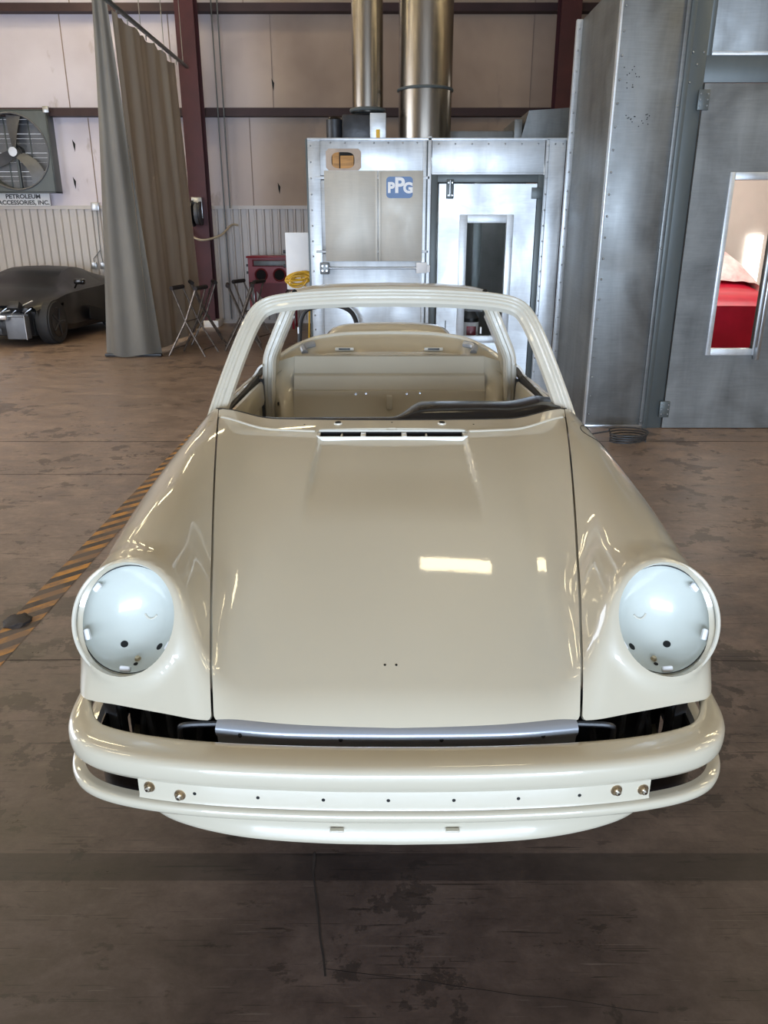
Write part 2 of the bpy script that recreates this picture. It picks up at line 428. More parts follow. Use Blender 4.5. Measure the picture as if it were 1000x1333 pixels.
def F(x, y, z):
    x = np.abs(x)
    T = (z-hoodz(x, y))*.95
    T = smax(T, x-.60, .04)
    W = awid(y); cx = acx(y); cr = acrown(y); b = aht(y); a = np.where(x > cx, W-cx, .175)
    n = 2.25
    u = np.abs(x-cx)/a; v = np.maximum(z-(cr-b), 0)/b
    E = ((u**n+v**n+1e-9)**(1/n)-1)*np.minimum(a, b)
    B = smin(T, E, .09)
    lean = np.where(z > .66, .52, .30)
    yf = yplan(x)+lean*(z-.66)
    B = smax(B, (yf-y)/1.13, .045)
    rear = y-(5.42-.25*x*x-.35*np.clip(z-.75, 0, 1))
    B = smax(B, rear, .1)
    dx = x-HC[0]; dy = y-HC[1]; dz = z-HC[2]
    t = dx*HN[0]+dy*HN[1]+dz*HN[2]
    rho = np.sqrt(np.maximum((dx-t*HN[0])**2+(dy-t*HN[1])**2+(dz-t*HN[2])**2, 1e-12))
    tube = np.maximum(smax(rho-(HR-.0105-.09*np.clip(t, -.4, 0)), t-.004, .014), -t-.35)
    return smin(B, tube, .06)
def gradF(p, e=.0015):
    x, y, z = p.T
    g = np.stack([F(x+e, y, z)-F(x-e, y, z), F(x, y+e, z)-F(x, y-e, z), F(x, y, z+e)-F(x, y, z-e)], 1)/(2*e)
    return g
def surface_nets(x0, x1, y0, y1, z0, z1, h):
    X = np.arange(x0, x1, h); Y = np.arange(y0, y1, h); Z = np.arange(z0, z1, h)
    V = F(X[:, None, None], Y[None, :, None], Z[None, None, :]); V = np.broadcast_to(V, (len(X), len(Y), len(Z)))
    S = V < 0
    nx, ny, nz = S.shape
    cell = np.zeros((nx-1, ny-1, nz-1), int); cnt = np.zeros(cell.shape); acc = np.zeros(cell.shape+(3,))
    cs = sum(S[i:nx-1+i, j:ny-1+j, k:nz-1+k].astype(int) for i in (0, 1) for j in (0, 1) for k in (0, 1))
    act = (cs > 0) & (cs < 8)
    idx = -np.ones(cell.shape, int); ii = np.argwhere(act); idx[act] = np.arange(len(ii))
    P = np.stack([X[ii[:, 0]]+h/2, Y[ii[:, 1]]+h/2, Z[ii[:, 2]]+h/2], 1)
    for _ in range(5):
        g = gradF(P); f = F(*P.T); q = (g*g).sum(1); st = -(f/np.maximum(q, .05))[:, None]*g
        ln = np.linalg.norm(st, axis=1, keepdims=True); st *= np.minimum(1, h*.8/np.maximum(ln, 1e-9)); P = P+st
    faces = []
    for ax in range(3):
        sl0 = [slice(None)]*3; sl1 = [slice(None)]*3
        sl0[ax] = slice(0, -1); sl1[ax] = slice(1, None)
        D = S[tuple(sl0)].astype(int)-S[tuple(sl1)].astype(int)
        a1, a2 = [(1, 2), (2, 0), (0, 1)][ax]
        e = np.argwhere(D != 0)
        for q in e:
            if q[a1] == 0 or q[a2] == 0: continue
            if q[a1] >= S.shape[a1]-1 or q[a2] >= S.shape[a2]-1: continue
            c = []
            for d1, d2 in ((-1, -1), (0, -1), (0, 0), (-1, 0)):
                r = q.copy(); r[a1] += d1; r[a2] += d2
                c.append(idx[r[0], r[1], r[2]])
            if min(c) < 0: continue
            faces.append(c if D[tuple(q)] > 0 else c[::-1])
    return P, faces
def clip(P, faces, g, project=True):
    """keep the part of the mesh where g<0 ; g = function of an (n,3) array"""
    P = np.asarray(P); gv = g(P); new = list(map(tuple, P)); cache = {}; out = []
    for f in faces:
        s = [gv[i] < 0 for i in f]
        if all(s): out.append(list(f)); continue
        if not any(s): continue
        r = []
        for a, b in zip(f, list(f[1:])+[f[0]]):
            if gv[a] < 0: r.append(a)
            if (gv[a] < 0) != (gv[b] < 0):
                kk = (min(a, b), max(a, b))
                if kk not in cache:
                    t = gv[a]/(gv[a]-gv[b]); cache[kk] = len(new); new.append(tuple(P[a]+(P[b]-P[a])*t))
                r.append(cache[kk])
        if len(r) >= 3: out.append(r)
    used = sorted({i for f in out for i in f}); mp = {u: i for i, u in enumerate(used)}
    return np.array([new[u] for u in used]), [[mp[i] for i in f] for f in out]
def mirror(P, faces):
    n = len(P); Q = P.copy(); Q[:, 0] *= -1
    return np.vstack([P, Q]), faces+[[i+n for i in f[::-1]] for f in faces]
def body_mesh(name, P, faces, mat, parent, thick=.008, both=False):
    """mesh with exact normals of the implicit body plus a folded-in edge along every cut"""
    if both: P, faces = mirror(P, faces)
    n = gradF(P); n /= np.maximum(np.linalg.norm(n, axis=1, keepdims=True), 1e-9)
    ec = {}
    for f in faces:
        for a, b in zip(f, f[1:]+[f[0]]): ec.setdefault((min(a, b), max(a, b)), []).append((a, b))
    V = [tuple(p) for p in P]; N = [tuple(q) for q in n]; FF = [list(f) for f in faces]
    inner = {}
    for kk, l in ec.items():
        if len(l) == 1:
            a, b = l[0]
            if abs(P[a][0]) < 1e-5 and abs(P[b][0]) < 1e-5: continue
            for v in (a, b):
                if v not in inner:
                    inner[v] = (len(V), len(V)+1)
                    V.append(tuple(P[v])); V.append(tuple(P[v]-n[v]*thick)); N += [(0, 0, 0)]*2
            FF.append([inner[b][0], inner[a][0], inner[a][1], inner[b][1]])
    o = link_mesh(name, V, FF, mat, parent, True)
    me = o.data
    if len(me.vertices) == len(N): me.normals_split_custom_set_from_vertices(N)
    return o

hood_rear = lambda x: 2.36+.12*(np.abs(x)/.555)**2
cowl_rear = lambda x: 2.47+.13*(np.abs(x)/.62)**2
gapx = lambda y: .383+(y-1.336)*.173
front_edge = lambda x: Curve1([0, .38, .46, .54, .60, .67, .72, .76, .85], [.664, .668, .668, .667, .665, .658, .648, .62, .56])(np.abs(x))
P, FC = surface_nets(-.0285, .86, 1.22, 5.5, .30, 1.16, .0115)
# split at the centre plane
P, FC = clip(P, FC, lambda p: -p[:, 0])
GP = .0026
VX = .238
hP, hF = clip(P, FC, lambda p: np.maximum.reduce([p[:, 0]-gapx(p[:, 1])+GP, p[:, 1]-np.where(p[:, 0] < VX, 2.345, hood_rear(p[:, 0])-.002), front_edge(p[:, 0])-p[:, 2]]))
HOOD = body_mesh('hood', hP, hF, M['paint'], CAR, .016, both=True)
# fenders, front: outside the gap, in front of the cowl
def rho_t(p):
    d = np.stack([np.abs(p[:, 0])-HC[0], p[:, 1]-HC[1], p[:, 2]-HC[2]], 1); t = d@HN
    return np.linalg.norm(d-t[:, None]*HN, axis=1), t
def bucket_cut(p):
    r, t = rho_t(p); return np.where(t > -.03, (HR-.004)-r, -1.)
wheel = lambda p, yc, zc, r: np.where((p[:, 0] > .45), r-np.sqrt((p[:, 1]-yc)**2+(p[:, 2]-zc)**2), -1)
bot = lambda p: np.where(p[:, 1] < 1.62, front_edge(p[:, 0]), np.where(p[:, 1] < 1.7, .56, .40))-p[:, 2]
base = lambda p: np.maximum.reduce([np.maximum(bot(p), .40-p[:, 2]), wheel(p, 2.02, .50, .345), wheel(p, 4.28, .50, .36)])
DY0, DY1 = 2.66, 3.60
def fgap(p): return gapx(np.minimum(p[:, 1], 2.60))-p[:, 0]+GP
fP, fF = clip(P, FC, lambda p: np.maximum.reduce([fgap(p), p[:, 1]-DY0, base(p), bucket_cut(p)]))
fP, fF = clip(fP, fF, lambda p: np.maximum(p[:, 1]-cowl_rear(p[:, 0])-.002, -9) if False else np.where(p[:, 0] < .655, p[:, 1]-cowl_rear(p[:, 0]), -1.))
FEN = []
for s in (1, -1):
    q = fP.copy(); q[:, 0] *= s; ff = fF if s > 0 else [f[::-1] for f in fF]
    FEN.append(body_mesh('front_fender', q, ff, M['paint'], CAR, .012))
# cowl panel with the vent opening
cP, cF = clip(P, FC, lambda p: np.maximum.reduce([p[:, 0]-gapx(p[:, 1]), hood_rear(p[:, 0])+.002-p[:, 1], p[:, 1]-cowl_rear(p[:, 0]), .9-p[:, 2]]))
VX, VY0, VY1 = .238, 2.30, 2.402
cP, cF = clip(cP, cF, lambda p: np.minimum(VX-p[:, 0], VY1-p[:, 1]))
COWL = body_mesh('cowl_panel', cP, cF, M['paint'], CAR, .012, both=True)
# doors
dP, dF = clip(P, FC, lambda p: np.maximum.reduce([DY0+.004-p[:, 1], p[:, 1]-DY1+.004, .42-p[:, 2], .655-p[:, 0]]))
DOORS = []
for s in (1, -1):
    q = dP.copy(); q[:, 0] *= s; ff = dF if s > 0 else [f[::-1] for f in dF]
    DOORS.append(body_mesh('door', q, ff, M['paint'], CAR, .03))
# rear quarters and deck
lipc = Curve1([0, .2, .38, .495, .576, .64], [4.25, 4.235, 4.17, 4.05, 3.90, 3.72])
def rearcut(p):
    x = p[:, 0]
    inside = np.where(x < .60, lipc(x)-p[:, 1], -1)
    return np.maximum.reduce([DY1-p[:, 1], inside, np.maximum(.42-p[:, 2], wheel(p, 4.28, .50, .36))])
rP, rF = clip(P, FC, rearcut)
REAR = body_mesh('rear_body_shell', rP, rF, M['paint'], CAR, .01, both=True)

def surf_z(x, y, z0=1.2):
    z = z0
    for _ in range(60):
        f = float(F(np.array([x]), np.array([y]), np.array([z]))[0])
        if abs(f) < 1e-5: break
        z -= f*.9
    return z
def surf_n(x, y, z):
    g = gradF(np.array([[x, y, z]]))[0]; return Vector(g/np.linalg.norm(g))

# sweep a closed profile along a path with given frames
def sweep(name, path, frames, prof, mat, parent, closed_prof=True, caps=True, auto=30, scale=None):
    vs = []; fs = []; m = len(prof)
    for p, (n, u) in zip(path, frames):
        k_ = scale(p) if scale else 1
        for a, b in prof: vs.append(Vector(p)+Vector(n)*(a*k_ if a < 0 else a)+Vector(u)*b)
    for i in range(len(path)-1):
        for k in range(m if closed_prof else m-1):
            a = i*m+k; b = i*m+(k+1) % m; fs.append((a, b, b+m, a+m))
    if caps and closed_prof:
        fs.append(tuple(range(m))[::-1]); fs.append(tuple(range((len(path)-1)*m, len(path)*m)))
    bm = bmesh.new(); vv = [bm.verts.new(v) for v in vs]
    for f in fs: bm.faces.new([vv[i] for i in f])
    bmesh.ops.recalc_face_normals(bm, faces=bm.faces)
    me = bpy.data.meshes.new(name); bm.to_mesh(me); bm.free(); me.materials.append(mat)
    for p in me.polygons: p.use_smooth = True
    if auto: me.set_sharp_from_angle(angle=R(auto))
    o = bpy.data.objects.new(name, me); COL.objects.link(o); o.parent = parent; return o

# ---- headlight buckets
def hl_frame(s):
    n = Vector((HN[0]*s, HN[1], HN[2])); c = Vector((HC[0]*s, HC[1], HC[2]))
    dn = (Vector((0, 0, -1))-n*(-n.z)).normalized()      # 'down' in the rim plane
    rt = dn.cross(n).normalized()                          # lateral
    if rt.x < 0: rt = -rt
    return c, n, rt, dn
def headlight(s):
    c, n, rt, dn = hl_frame(s)
    prof = [(HR-.001, .006), (HR-.003, -.010), (HR-.007, -.014), (HR-.010, -.028), (.100, -.048), (.082, -.068), (.060, -.085), (.032, -.095), (.0, -.098)]
    prof = [(r, t) for r, t in catmull(prof, 3)]
    N = 64; vs = []; fs = []
    for r, t in prof[:-1]:
        for k in range(N):
            a = 2*math.pi*k/N; vs.append(c+rt*math.cos(a)*r+dn*math.sin(a)*r+n*t)
    vs.append(c+n*prof[-1][1]); m = len(prof)-1
    for i in range(m-1):
        for k in range(N): fs.append((i*N+k, i*N+(k+1) % N, (i+1)*N+(k+1) % N, (i+1)*N+k))
    for k in range(N): fs.append(((m-1)*N+k, (m-1)*N+(k+1) % N, len(vs)-1))
    b = link_mesh('headlight_bucket', vs, fs, M['bowl'], CAR, True)
    # rolled rim
    mb = MB(); mb.tube([c+rt*math.cos(2*math.pi*k/N)*(HR-.001)+dn*math.sin(2*math.pi*k/N)*(HR-.001)+n*.005 for k in range(N)], .0052, 10, closed=True)
    mb.build('rim', M['satin'], b)
    mb = MB(); mb.tube([c+rt*math.cos(2*math.pi*k/N)*(HR-.009)+dn*math.sin(2*math.pi*k/N)*(HR-.009)+n*-.008 for k in range(N)], .0012, 6, closed=True)
    mb.build('seam_groove', M['darkpl'], b)
    def onbowl(u, v):
        r = math.hypot(u, v)
        rr = [p[0] for p in prof][::-1]; tt = [p[1] for p in prof][::-1]
        t = float(np.interp(r, rr, tt)); t2 = float(np.interp(r+.004, rr, tt)); sl = (t2-t)/.004
        nn = (n-(rt*u+dn*v)/max(r, 1e-6)*sl).normalized()
        return c+rt*u+dn*v+n*t, nn
    q = -s   # features mirror about the car's centre line
    for u, v, r in ((q*-.040, .060, .0085), (q*.046, .058, .0085), (q*.006, .098, .0050)):
        p, nn = onbowl(u, v)
        MB().cyl(p-nn*.004, p+nn*.0006, r, n=20).build('wiring_hole', M['black'], b)
    p, nn = onbowl(q*.004, .088); MB().cyl(p-nn*.003, p+nn*.006, .009, .005, n=12).build('plug', M['bolt'], b)
    for ang, hw in ((90, .012), (215, .010), (157, .012), (28, .010)):
        a = R(ang) if s < 0 else math.pi-R(ang)
        a = R(ang)
        dirv = (rt*(math.cos(a)*(-q if False else (1 if s < 0 else -1)))+dn*math.sin(a)); tv = n.cross(dirv).normalized()
        cc = c+dirv*(HR-.017)-n*.016
        rot = Matrix((tv, dirv, n)).transposed().to_4x4()
        mb = MB(); mb.bm.clear()
        bmesh.ops.create_cube(mb.bm, size=1, matrix=Matrix.Translation(cc) @ rot @ Matrix.Diagonal((hw*2, .012, .010, 1)))
        bmesh.ops.bevel(mb.bm, geom=mb.bm.edges[:], offset=.0015, segments=2, affect='EDGES')
        mb.build('mounting_tab', M['white'], b)
    # pressed crease in the bowl
    pts = [onbowl(q*(-.008+.030*t_), -.010+.010*(1-(2*t_-1)**2))[0]+n*.001 for t_ in np.linspace(0, 1, 8)]
    MB().tube(pts, .0022, 6).build('pressed_crease', M['satin'], b)
for s in (-1, 1): headlight(s)

# ---- bumper
def plan(pts, n=8):
    c_ = catmull(pts, n); full = [(-x, y) for x, y in c_[::-1]][:-1]+c_
    fr = []
    for i in range(len(full)):
        a = Vector(full[max(i-1, 0)]); b = Vector(full[min(i+1, len(full)-1)]); t = (b-a).normalized()
        fr.append((Vector((t.y, -t.x, 0)), Vector((0, 0, 1))))
    return [(x, y, 0) for x, y in full], fr
fold = [(0, 1.184), (.12, 1.185), (.24, 1.190), (.36, 1.199), (.475, 1.215), (.571, 1.239), (.632, 1.270), (.670, 1.313), (.692, 1.37), (.704, 1.46), (.718, 1.60), (.724, 1.74)]
bp_, bf_ = plan(fold)
upper = [(-.074, .640), (-.074, .652), (-.070, .655), (-.055, .6565), (-.03, .6565), (-.012, .6555), (-.003, .6535), (.003, .649), (.006, .642), (.007, .630), (.0065, .618), (.004, .611), (.0, .607), (-.003, .602), (-.016, .601), (-.016, .610), (-.050, .640)]
bscale = Curve1([1.18, 1.24, 1.31, 1.37, 1.43, 1.8], [1, .95, .74, .58, .42, .35])
BUMP = sweep('front_bumper', bp_, bf_, upper, M['satin'], CAR, auto=50, scale=lambda p: float(bscale(p[1])))
BUMP.data.materials[0] = M['paint']
def sub(path, frames, x0, x1):
    o = [(p, f) for p, f in zip(path, frames) if x0 <= p[0] <= x1]
    return [a for a, _ in o], [b for _, b in o]
fp, ff_ = sub(bp_, bf_, -.517, .512)
FACE = sweep('face_plate', fp, ff_, [(-.006, .612), (-.003, .606), (-.003, .566), (-.001, .560), (-.010, .560), (-.012, .612)], M['paint'], BUMP, auto=50)
lowp = [(-.016, .5605), (-.006, .5595), (.004, .5585), (.008, .556), (.010, .549), (.009, .541), (.005, .536), (-.004, .533), (-.016, .533)]
LOW = sweep('lower_lip', bp_, bf_, lowp, M['paint'], BUMP, auto=50)
# dark recess behind the empty indicator openings
for s in (-1, 1):
    x0, x1 = (.50, .735) if s > 0 else (-.735, -.50)
    rp, rf = sub(bp_, bf_, x0, x1)
    keep = [(p, f) for p, f in zip(rp, rf) if p[1] < 1.66]; rp = [k_[0] for k_ in keep]; rf = [k_[1] for k_ in keep]
    sweep('indicator_recess', rp, rf, [(-.050, .490), (-.050, .60), (-.056, .60), (-.056, .490)], M['blackgloss'], BUMP)
    ip, if_ = sub(bp_, bf_, *((.53, .665) if s > 0 else (-.665, -.53)))
    m = len(ip)//2
    MB().cyl(Vector(ip[m])+if_[m][0]*-.05+Vector((0, 0, .585)), Vector(ip[m])+if_[m][0]*-.035+Vector((0, 0, .600)), .006, n=8).build('bracket_end', M['chrome'], BUMP)
def bump_pt(x, z, o=-.003):
    i = min(range(len(bp_)), key=lambda j: abs(bp_[j][0]-x)); j = i+1 if bp_[i][0] < x and i+1 < len(bp_) else max(i-1, 0)
    if i > j: i, j = j, i
    t = (x-bp_[i][0])/max(bp_[j][0]-bp_[i][0], 1e-6)
    p = Vector(bp_[i]).lerp(Vector(bp_[j]), t); n = bf_[i][0]
    return p+n*o+Vector((0, 0, z)), n
for x in (-.398, -.272, -.144, -.018, .109, .235, .356):
    p, n = bump_pt(x, .583); MB().cyl(p-n*.004, p+n*.0006, .0036, n=12).build('drilled_hole', M['black'], BUMP)
for x, z in ((-.490, .588), (-.428, .577), (.430, .588), (.486, .582)):
    p, n = bump_pt(x, z)
    wz = MB().cyl(p-n*.002, p+n*.002, .0115, n=20).build('washer', M['bolt'], BUMP)
    MB().cyl(p+n*.002, p+n*.008, .0082, n=6).build('hex_nut', M['bolt'], wz)
    MB().cyl(p+n*.008, p+n*.013, .0045, .003, n=12).build('stud', M['chrome'], wz)
# ---- lower valance
vpl = [(0, 1.198), (.15, 1.202), (.30, 1.217), (.42, 1.248), (.50, 1.29), (.56, 1.36), (.60, 1.46), (.62, 1.60)]
vp, vf = plan(vpl)
sweep('front_valance', vp, vf, [(.002, .536), (-.004, .520), (-.006, .505), (-.002, .49), (.004, .478), (.004, .470), (-.002, .464), (-.02, .462), (-.02, .47), (-.012, .50), (-.012, .536)], M['paint'], CAR, auto=60)
for s in (-1, 1):
    MB().box(s*.115-.014-.005, s*.115+.014-.005, 1.1935, 1.203, .500, .504, .0015).build('pressed_slot', M['paint'], CAR)

# ---- latch panel below the hood edge
lp, lf = plan([(0, 1.288), (.15, 1.290), (.26, 1.296), (.372, 1.312)])
LP = sweep('latch_panel', lp, lf, [(-.02, .672), (-.004, .668), (.004, .661), (.006, .652), (.004, .644), (-.002, .637), (-.004, .63), (-.006, .59), (-.012, .59), (-.03, .66)], M['silver'], CAR, auto=60)
for x in (-.320, -.114, .09, .298):
    i = min(range(len(lp)), key=lambda j: abs(lp[j][0]-x)); p = Vector(lp[i]); p.x = x; n = lf[i][0]
    MB().cyl(p+n*0+Vector((0, 0, .648)), p+n*.0065+Vector((0, 0, .650)), .0045, n=12).build('latch_hole', M['black'], LP)
# emblem holes in the hood nose
for x in (-.0125, .012):
    y = 1.415; z = surf_z(x, y); n = surf_n(x, y, z); p = Vector((x-.012, y, z))
    MB().cyl(p-n*.004, p+n*.0006, .0028, n=10).build('emblem_hole', M['black'], HOOD)

# ---- dark space behind the bumper
def bay():
    mb = MB()
    pts = [(-.68, 1.66), (-.62, 1.50), (-.40, 1.44), (-.37, 1.36), (.37, 1.36), (.40, 1.44), (.62, 1.50), (.68, 1.66)]
    for (x0, y0), (x1, y1) in zip(pts, pts[1:]): mb.poly([(x0, y0, .42), (x1, y1, .42), (x1, y1, .66), (x0, y0, .66)])
    mb.poly([(-.60, 1.62, .50), (-.50, 1.36, .50), (.50, 1.36, .50), (.60, 1.62, .50)])
    return mb.build('nose_liner', M['darkpl'], CAR, smooth=False)
LIN = bay()
for s in (-1, 1):
    for x, y, dx in ((.44, 1.41, -.03), (.48, 1.40, .02), (.52, 1.415, .035), (.565, 1.43, -.02), (.60, 1.45, .03)):
        MB().tube(catmull([(s*x, y, .50), (s*(x+dx*.3), y-.02, .58), (s*(x+dx), y+.01, .68)], 5), .008, 8).build('liner_rib', M['rubber'], LIN)
    MB().tube(catmull([(s*.375, 1.33, .655), (s*.44, 1.325, .655), (s*.452, 1.328, .64), (s*.452, 1.335, .60), (s*.44, 1.34, .588), (s*.375, 1.34, .585)], 4), .006, 8).build('tow_loop', M['darkpl'], CAR)
    MB().box(s*.635-.02, s*.635+.02, 1.44, 1.462, .50, .63, .004, rot=Matrix.Rotation(s*.5, 4, 'Z')).build('bumper_bracket', M['grey'], CAR)
    MB().box(s*.60-.004, s*.60+.004, 1.40, 1.42, .52, .66, .001, rot=Matrix.Rotation(s*.4, 4, 'Z')).build('bracket_strip', M['black'], CAR)

# ---- cowl vent grille
GR = MB()
zc = lambda x, y: surf_z(x, y)
GR.box(-VX, VX, 2.396, 2.4005, 1.0005, 1.0065); GR.box(-VX, VX, 2.342, 2.3465, .985, .9985)
g0 = GR.build('vent_grille', M['satin'], CAR)
MB().box(-VX-.004, VX+.004, 2.3465, 2.3965, .965, .975).box(-VX-.004, VX+.004, 2.3965, 2.400, .965, 1.0005).build('vent_floor', M['black'], g0)
for x0, x1 in ((-.243, -.232), (-.166, -.160), (-.101, -.085), (.030, .046), (.107, .113), (.172+.055, .243)):
    MB().box(x0, x1, 2.3465, 2.3965, .978, 1.000 if x1-x0 > .009 else .996, .001).build('divider', M['white'] if False else M['satin'], g0)
for x in (-.093, .038): MB().cyl((x, 2.372, .997), (x, 2.372, 1.001), .003, n=8).build('grille_screw', M['chrome'], g0)
# bright line of the cowl gutter
gut = [(x, float(hood_rear(x))+.0015, surf_z(x, float(hood_rear(x)))-.0005) for x in np.linspace(-.572, .572, 40)]
MB().tube([p for p in gut if p[0] < -.24], .0052, 6).build('hood_seal', M['satin'], CAR)
MB().tube([p for p in gut if p[0] > .24], .0052, 6).build('hood_seal', M['satin'], CAR)
for x, r in ((-.178, .0105), (.165, .0105)):
    y = 2.448; z = surf_z(x, y); n = surf_n(x, y, z); p = Vector((x, y, z))
    b = MB().cyl(p-n*.004, p+n*.004, r+.005, r+.003, n=24).build('wiper_spindle_boss', M['satin'], COWL)
    MB().cyl(p, p+n*.0046, r, n=20).build('spindle_hole', M['black'], b)
for x in (-.29, .27, .0):
    y = 2.45; z = surf_z(x, y); n = surf_n(x, y, z); p = Vector((x, y, z)); MB().cyl(p-n*.004, p+n*.0006, .003, n=10).build('small_hole', M['black'], COWL)
# round fuel flap outline in the far fender on the right of the picture
fl = []
for k_ in range(41):
    a = 2*math.pi*k_/40; x = .655+.05*math.cos(a); y = 2.36+.075*math.sin(a); z = surf_z(x, y); fl.append(Vector((x, y, z))+surf_n(x, y, z)*.0002)
MB().tube(fl[:-1], .0016, 6, closed=True).build('fuel_flap_gap', M['darkpl'], FEN[0])

# ---- windshield frame
wpts = [(-.628, 2.585, .965), (-.612, 2.64, 1.03), (-.577, 2.76, 1.150), (-.541, 2.87, 1.255), (-.512, 2.945, 1.316), (-.478, 2.972, 1.344), (-.42, 2.968, 1.360), (-.32, 2.945, 1.372), (-.16, 2.912, 1.382), (0, 2.90, 1.385)]
wp = catmull(wpts, 5); wp = wp+[(-x, y, z) for x, y, z in wp[::-1][1:]]
wn = Vector((0, -math.cos(R(35)), math.sin(R(35))))
wn = Vector((0, -.70, .714)).normalized()
fr = []
for i in range(len(wp)):
    t = (Vector(wp[min(i+1, len(wp)-1)])-Vector(wp[max(i-1, 0)])).normalized()
    side = t.cross(wn).normalized(); nn = side.cross(t).normalized()
    if side.dot(Vector((0, 3.2, .9))-Vector(wp[i])) > 0: side = -side     # side points outwards
    if nn.dot(wn) < 0: nn = -nn
    fr.append((side, nn))
wprof = [(.029, -.022), (.030, .000), (.026, .008), (.019, .010), (.015, .004), (.007, .004), (.004, .0), (-.004, .0), (-.008, -.006), (-.018, -.007), (-.026, -.012), (-.028, -.03), (0, -.034)]
WF = sweep('windshield_frame', wp, fr, wprof, M['satin'], CAR, auto=25)
base_l = [(x, float(cowl_rear(x))+.006, surf_z(x, float(cowl_rear(x)))-.002) for x in np.linspace(-.61, .61, 40)]
MB().tube(base_l, .0045, 6).build('windshield_seal', M['rubber'], CAR)
ins = [(x, float(cowl_rear(x))+.02, surf_z(x, float(cowl_rear(x)))-.014) for x in np.linspace(-.60, .60, 30)]
fl_ = []; vs = []
for (x, y, z) in ins: vs += [(x, y-.02, z+.006), (x, y+.04, z-.03), (x, y+.05, z-.20)]
for i in range(len(ins)-1):
    for k_ in (0, 1): fl_.append((3*i+k_, 3*i+3+k_, 3*i+4+k_, 3*i+1+k_))
link_mesh('firewall_lip', vs, fl_, M['satin'], CAR, True)

# ---- targa hoop
def hoop():
    outer = [(-.612, 3.62, .70), (-.612, 3.62, .90), (-.606, 3.62, .98), (-.598, 3.62, 1.06), (-.560, 3.62, 1.15), (-.520, 3.62, 1.235), (-.490, 3.63, 1.295), (-.455, 3.65, 1.330), (-.40, 3.67, 1.350), (-.25, 3.685, 1.362), (0, 3.69, 1.367)]
    o_ = catmull(outer, 5); o_ = o_+[(-x, y, z) for x, y, z in o_[::-1][1:]]
    f2 = []
    for i in range(len(o_)):
        t = (Vector(o_[min(i+1, len(o_)-1)])-Vector(o_[max(i-1, 0)])).normalized()
        dpt = Vector((0, 1, 0)); dpt = (dpt-t*t.dot(dpt)).normalized(); inn = t.cross(dpt).normalized()
        if inn.dot(Vector((0, 3.65, .8))-Vector(o_[i])) < 0: inn = -inn
        f2.append((inn, dpt))
    pr = [(.0, .0), (-.004, .03), (-.006, .12), (-.004, .21), (.004, .245), (.045, .245), (.056, .22), (.054, .17), (.056, .05), (.060, .012), (.055, .004), (.050, -.006), (.044, -.008), (.040, .004), (.026, .004), (.022, -.006), (.010, -.006)]
    return sweep('targa_hoop', o_, f2, pr, M['satin'], CAR, auto=30)
HOOP = hoop()
for x in (-.445, .445):
    MB().cyl((x, 3.655, 1.3385), (x, 3.668, 1.3448), .012, n=16).build('roof_latch_hole', M['black'], HOOP)
    MB().box(x*.985-.003, x*.985+.003, 3.70, 3.72, 1.15, 1.18, .001).build('clip', M['white'], HOOP)

# ---- rear window lip, shelf, bulkhead, inner quarters
lipz = Curve1([0, .2, .38, .495, .576, .64], [1.088, 1.086, 1.073, 1.042, 1.0, .94])
xs = np.linspace(-.60, .60, 49)
lippts = [(x, float(lipc(abs(x))), float(lipz(abs(x)))) for x in xs]
TUB = empty('cabin_tub'); TUB.parent = CAR
LIP = MB().tube(lippts, .012, 10).build('rear_window_lip', M['satin'], CAR)
vs = []; fs = []; m = 9
for x, y, z in lippts:
    bx = np.clip(x*.82, -.47, .47); ex = abs(x) > .5
    for k_ in range(m):
        t = k_/(m-1)
        q = Vector((x, y, z)).lerp(Vector((bx, 3.80, 1.035)), t); q.z -= .035*math.sin(math.pi*t)
        if .3 < t < .7 and abs(x) < .42: q.z -= .008
        vs.append(q)
for i in range(len(lippts)-1):
    for k_ in range(m-1): a = i*m+k_; fs.append((a, a+1, a+m+1, a+m))
SH = link_mesh('parcel_shelf', vs, fs, M['paint'], CAR, True)
for s in (-1, 1):
    MB().box(s*.235-.05, s*.235+.05, 4.03, 4.05, 1.022, 1.040, .004).build('shelf_bracket', M['satin'], SH)
    MB().box(s*.235-.03, s*.235+.03, 4.026, 4.031, 1.028, 1.036, .001).build('bracket_slot', M['darkpl'], SH)
    MB().box(s*.20-.17, s*.20+.17, 3.90, 3.915, 1.010, 1.022, .004).build('shelf_rib', M['paint'], SH)
    MB().tube(catmull([(s*.44, 3.99, 1.02), (s*.45, 4.03, 1.045), (s*.40, 4.08, 1.05)], 4), .018, 8).build('roof_catch', M['silver'], SH)
rows = [(3.80, 1.035), (3.786, 1.032), (3.778, 1.02), (3.755, .955), (3.735, .950), (3.728, .945), (3.70, .885), (3.685, .880), (3.66, .80), (3.62, .68), (3.56, .56), (3.46, .50), (3.2, .47), (2.75, .47)]
vs = []; fs = []; bxs = np.linspace(-.47, .47, 21)
for x in bxs:
    for y, z in rows: vs.append((x, y-.03*(x/.47)**4*0, z))
m = len(rows)
for i in range(len(bxs)-1):
    for k_ in range(m-1): a = i*m+k_; fs.append((a, a+1, a+m+1, a+m))
BK = link_mesh('rear_bulkhead', vs, fs, M['paint'], CAR, True, auto=28)
for x, z, y in ((-.165, .868, 3.679), (-.115, .87, 3.679), (.085, .868, 3.679), (.15, .872, 3.68)):
    MB().cyl((x, y-.006, z), (x, y+.01, z), .005, n=10).build('weld_nut', M['chrome'], BK)
MB().box(-.014, .014, 3.64, 3.672, .80, .865, .004).build('latch_striker', M['satin'], BK)
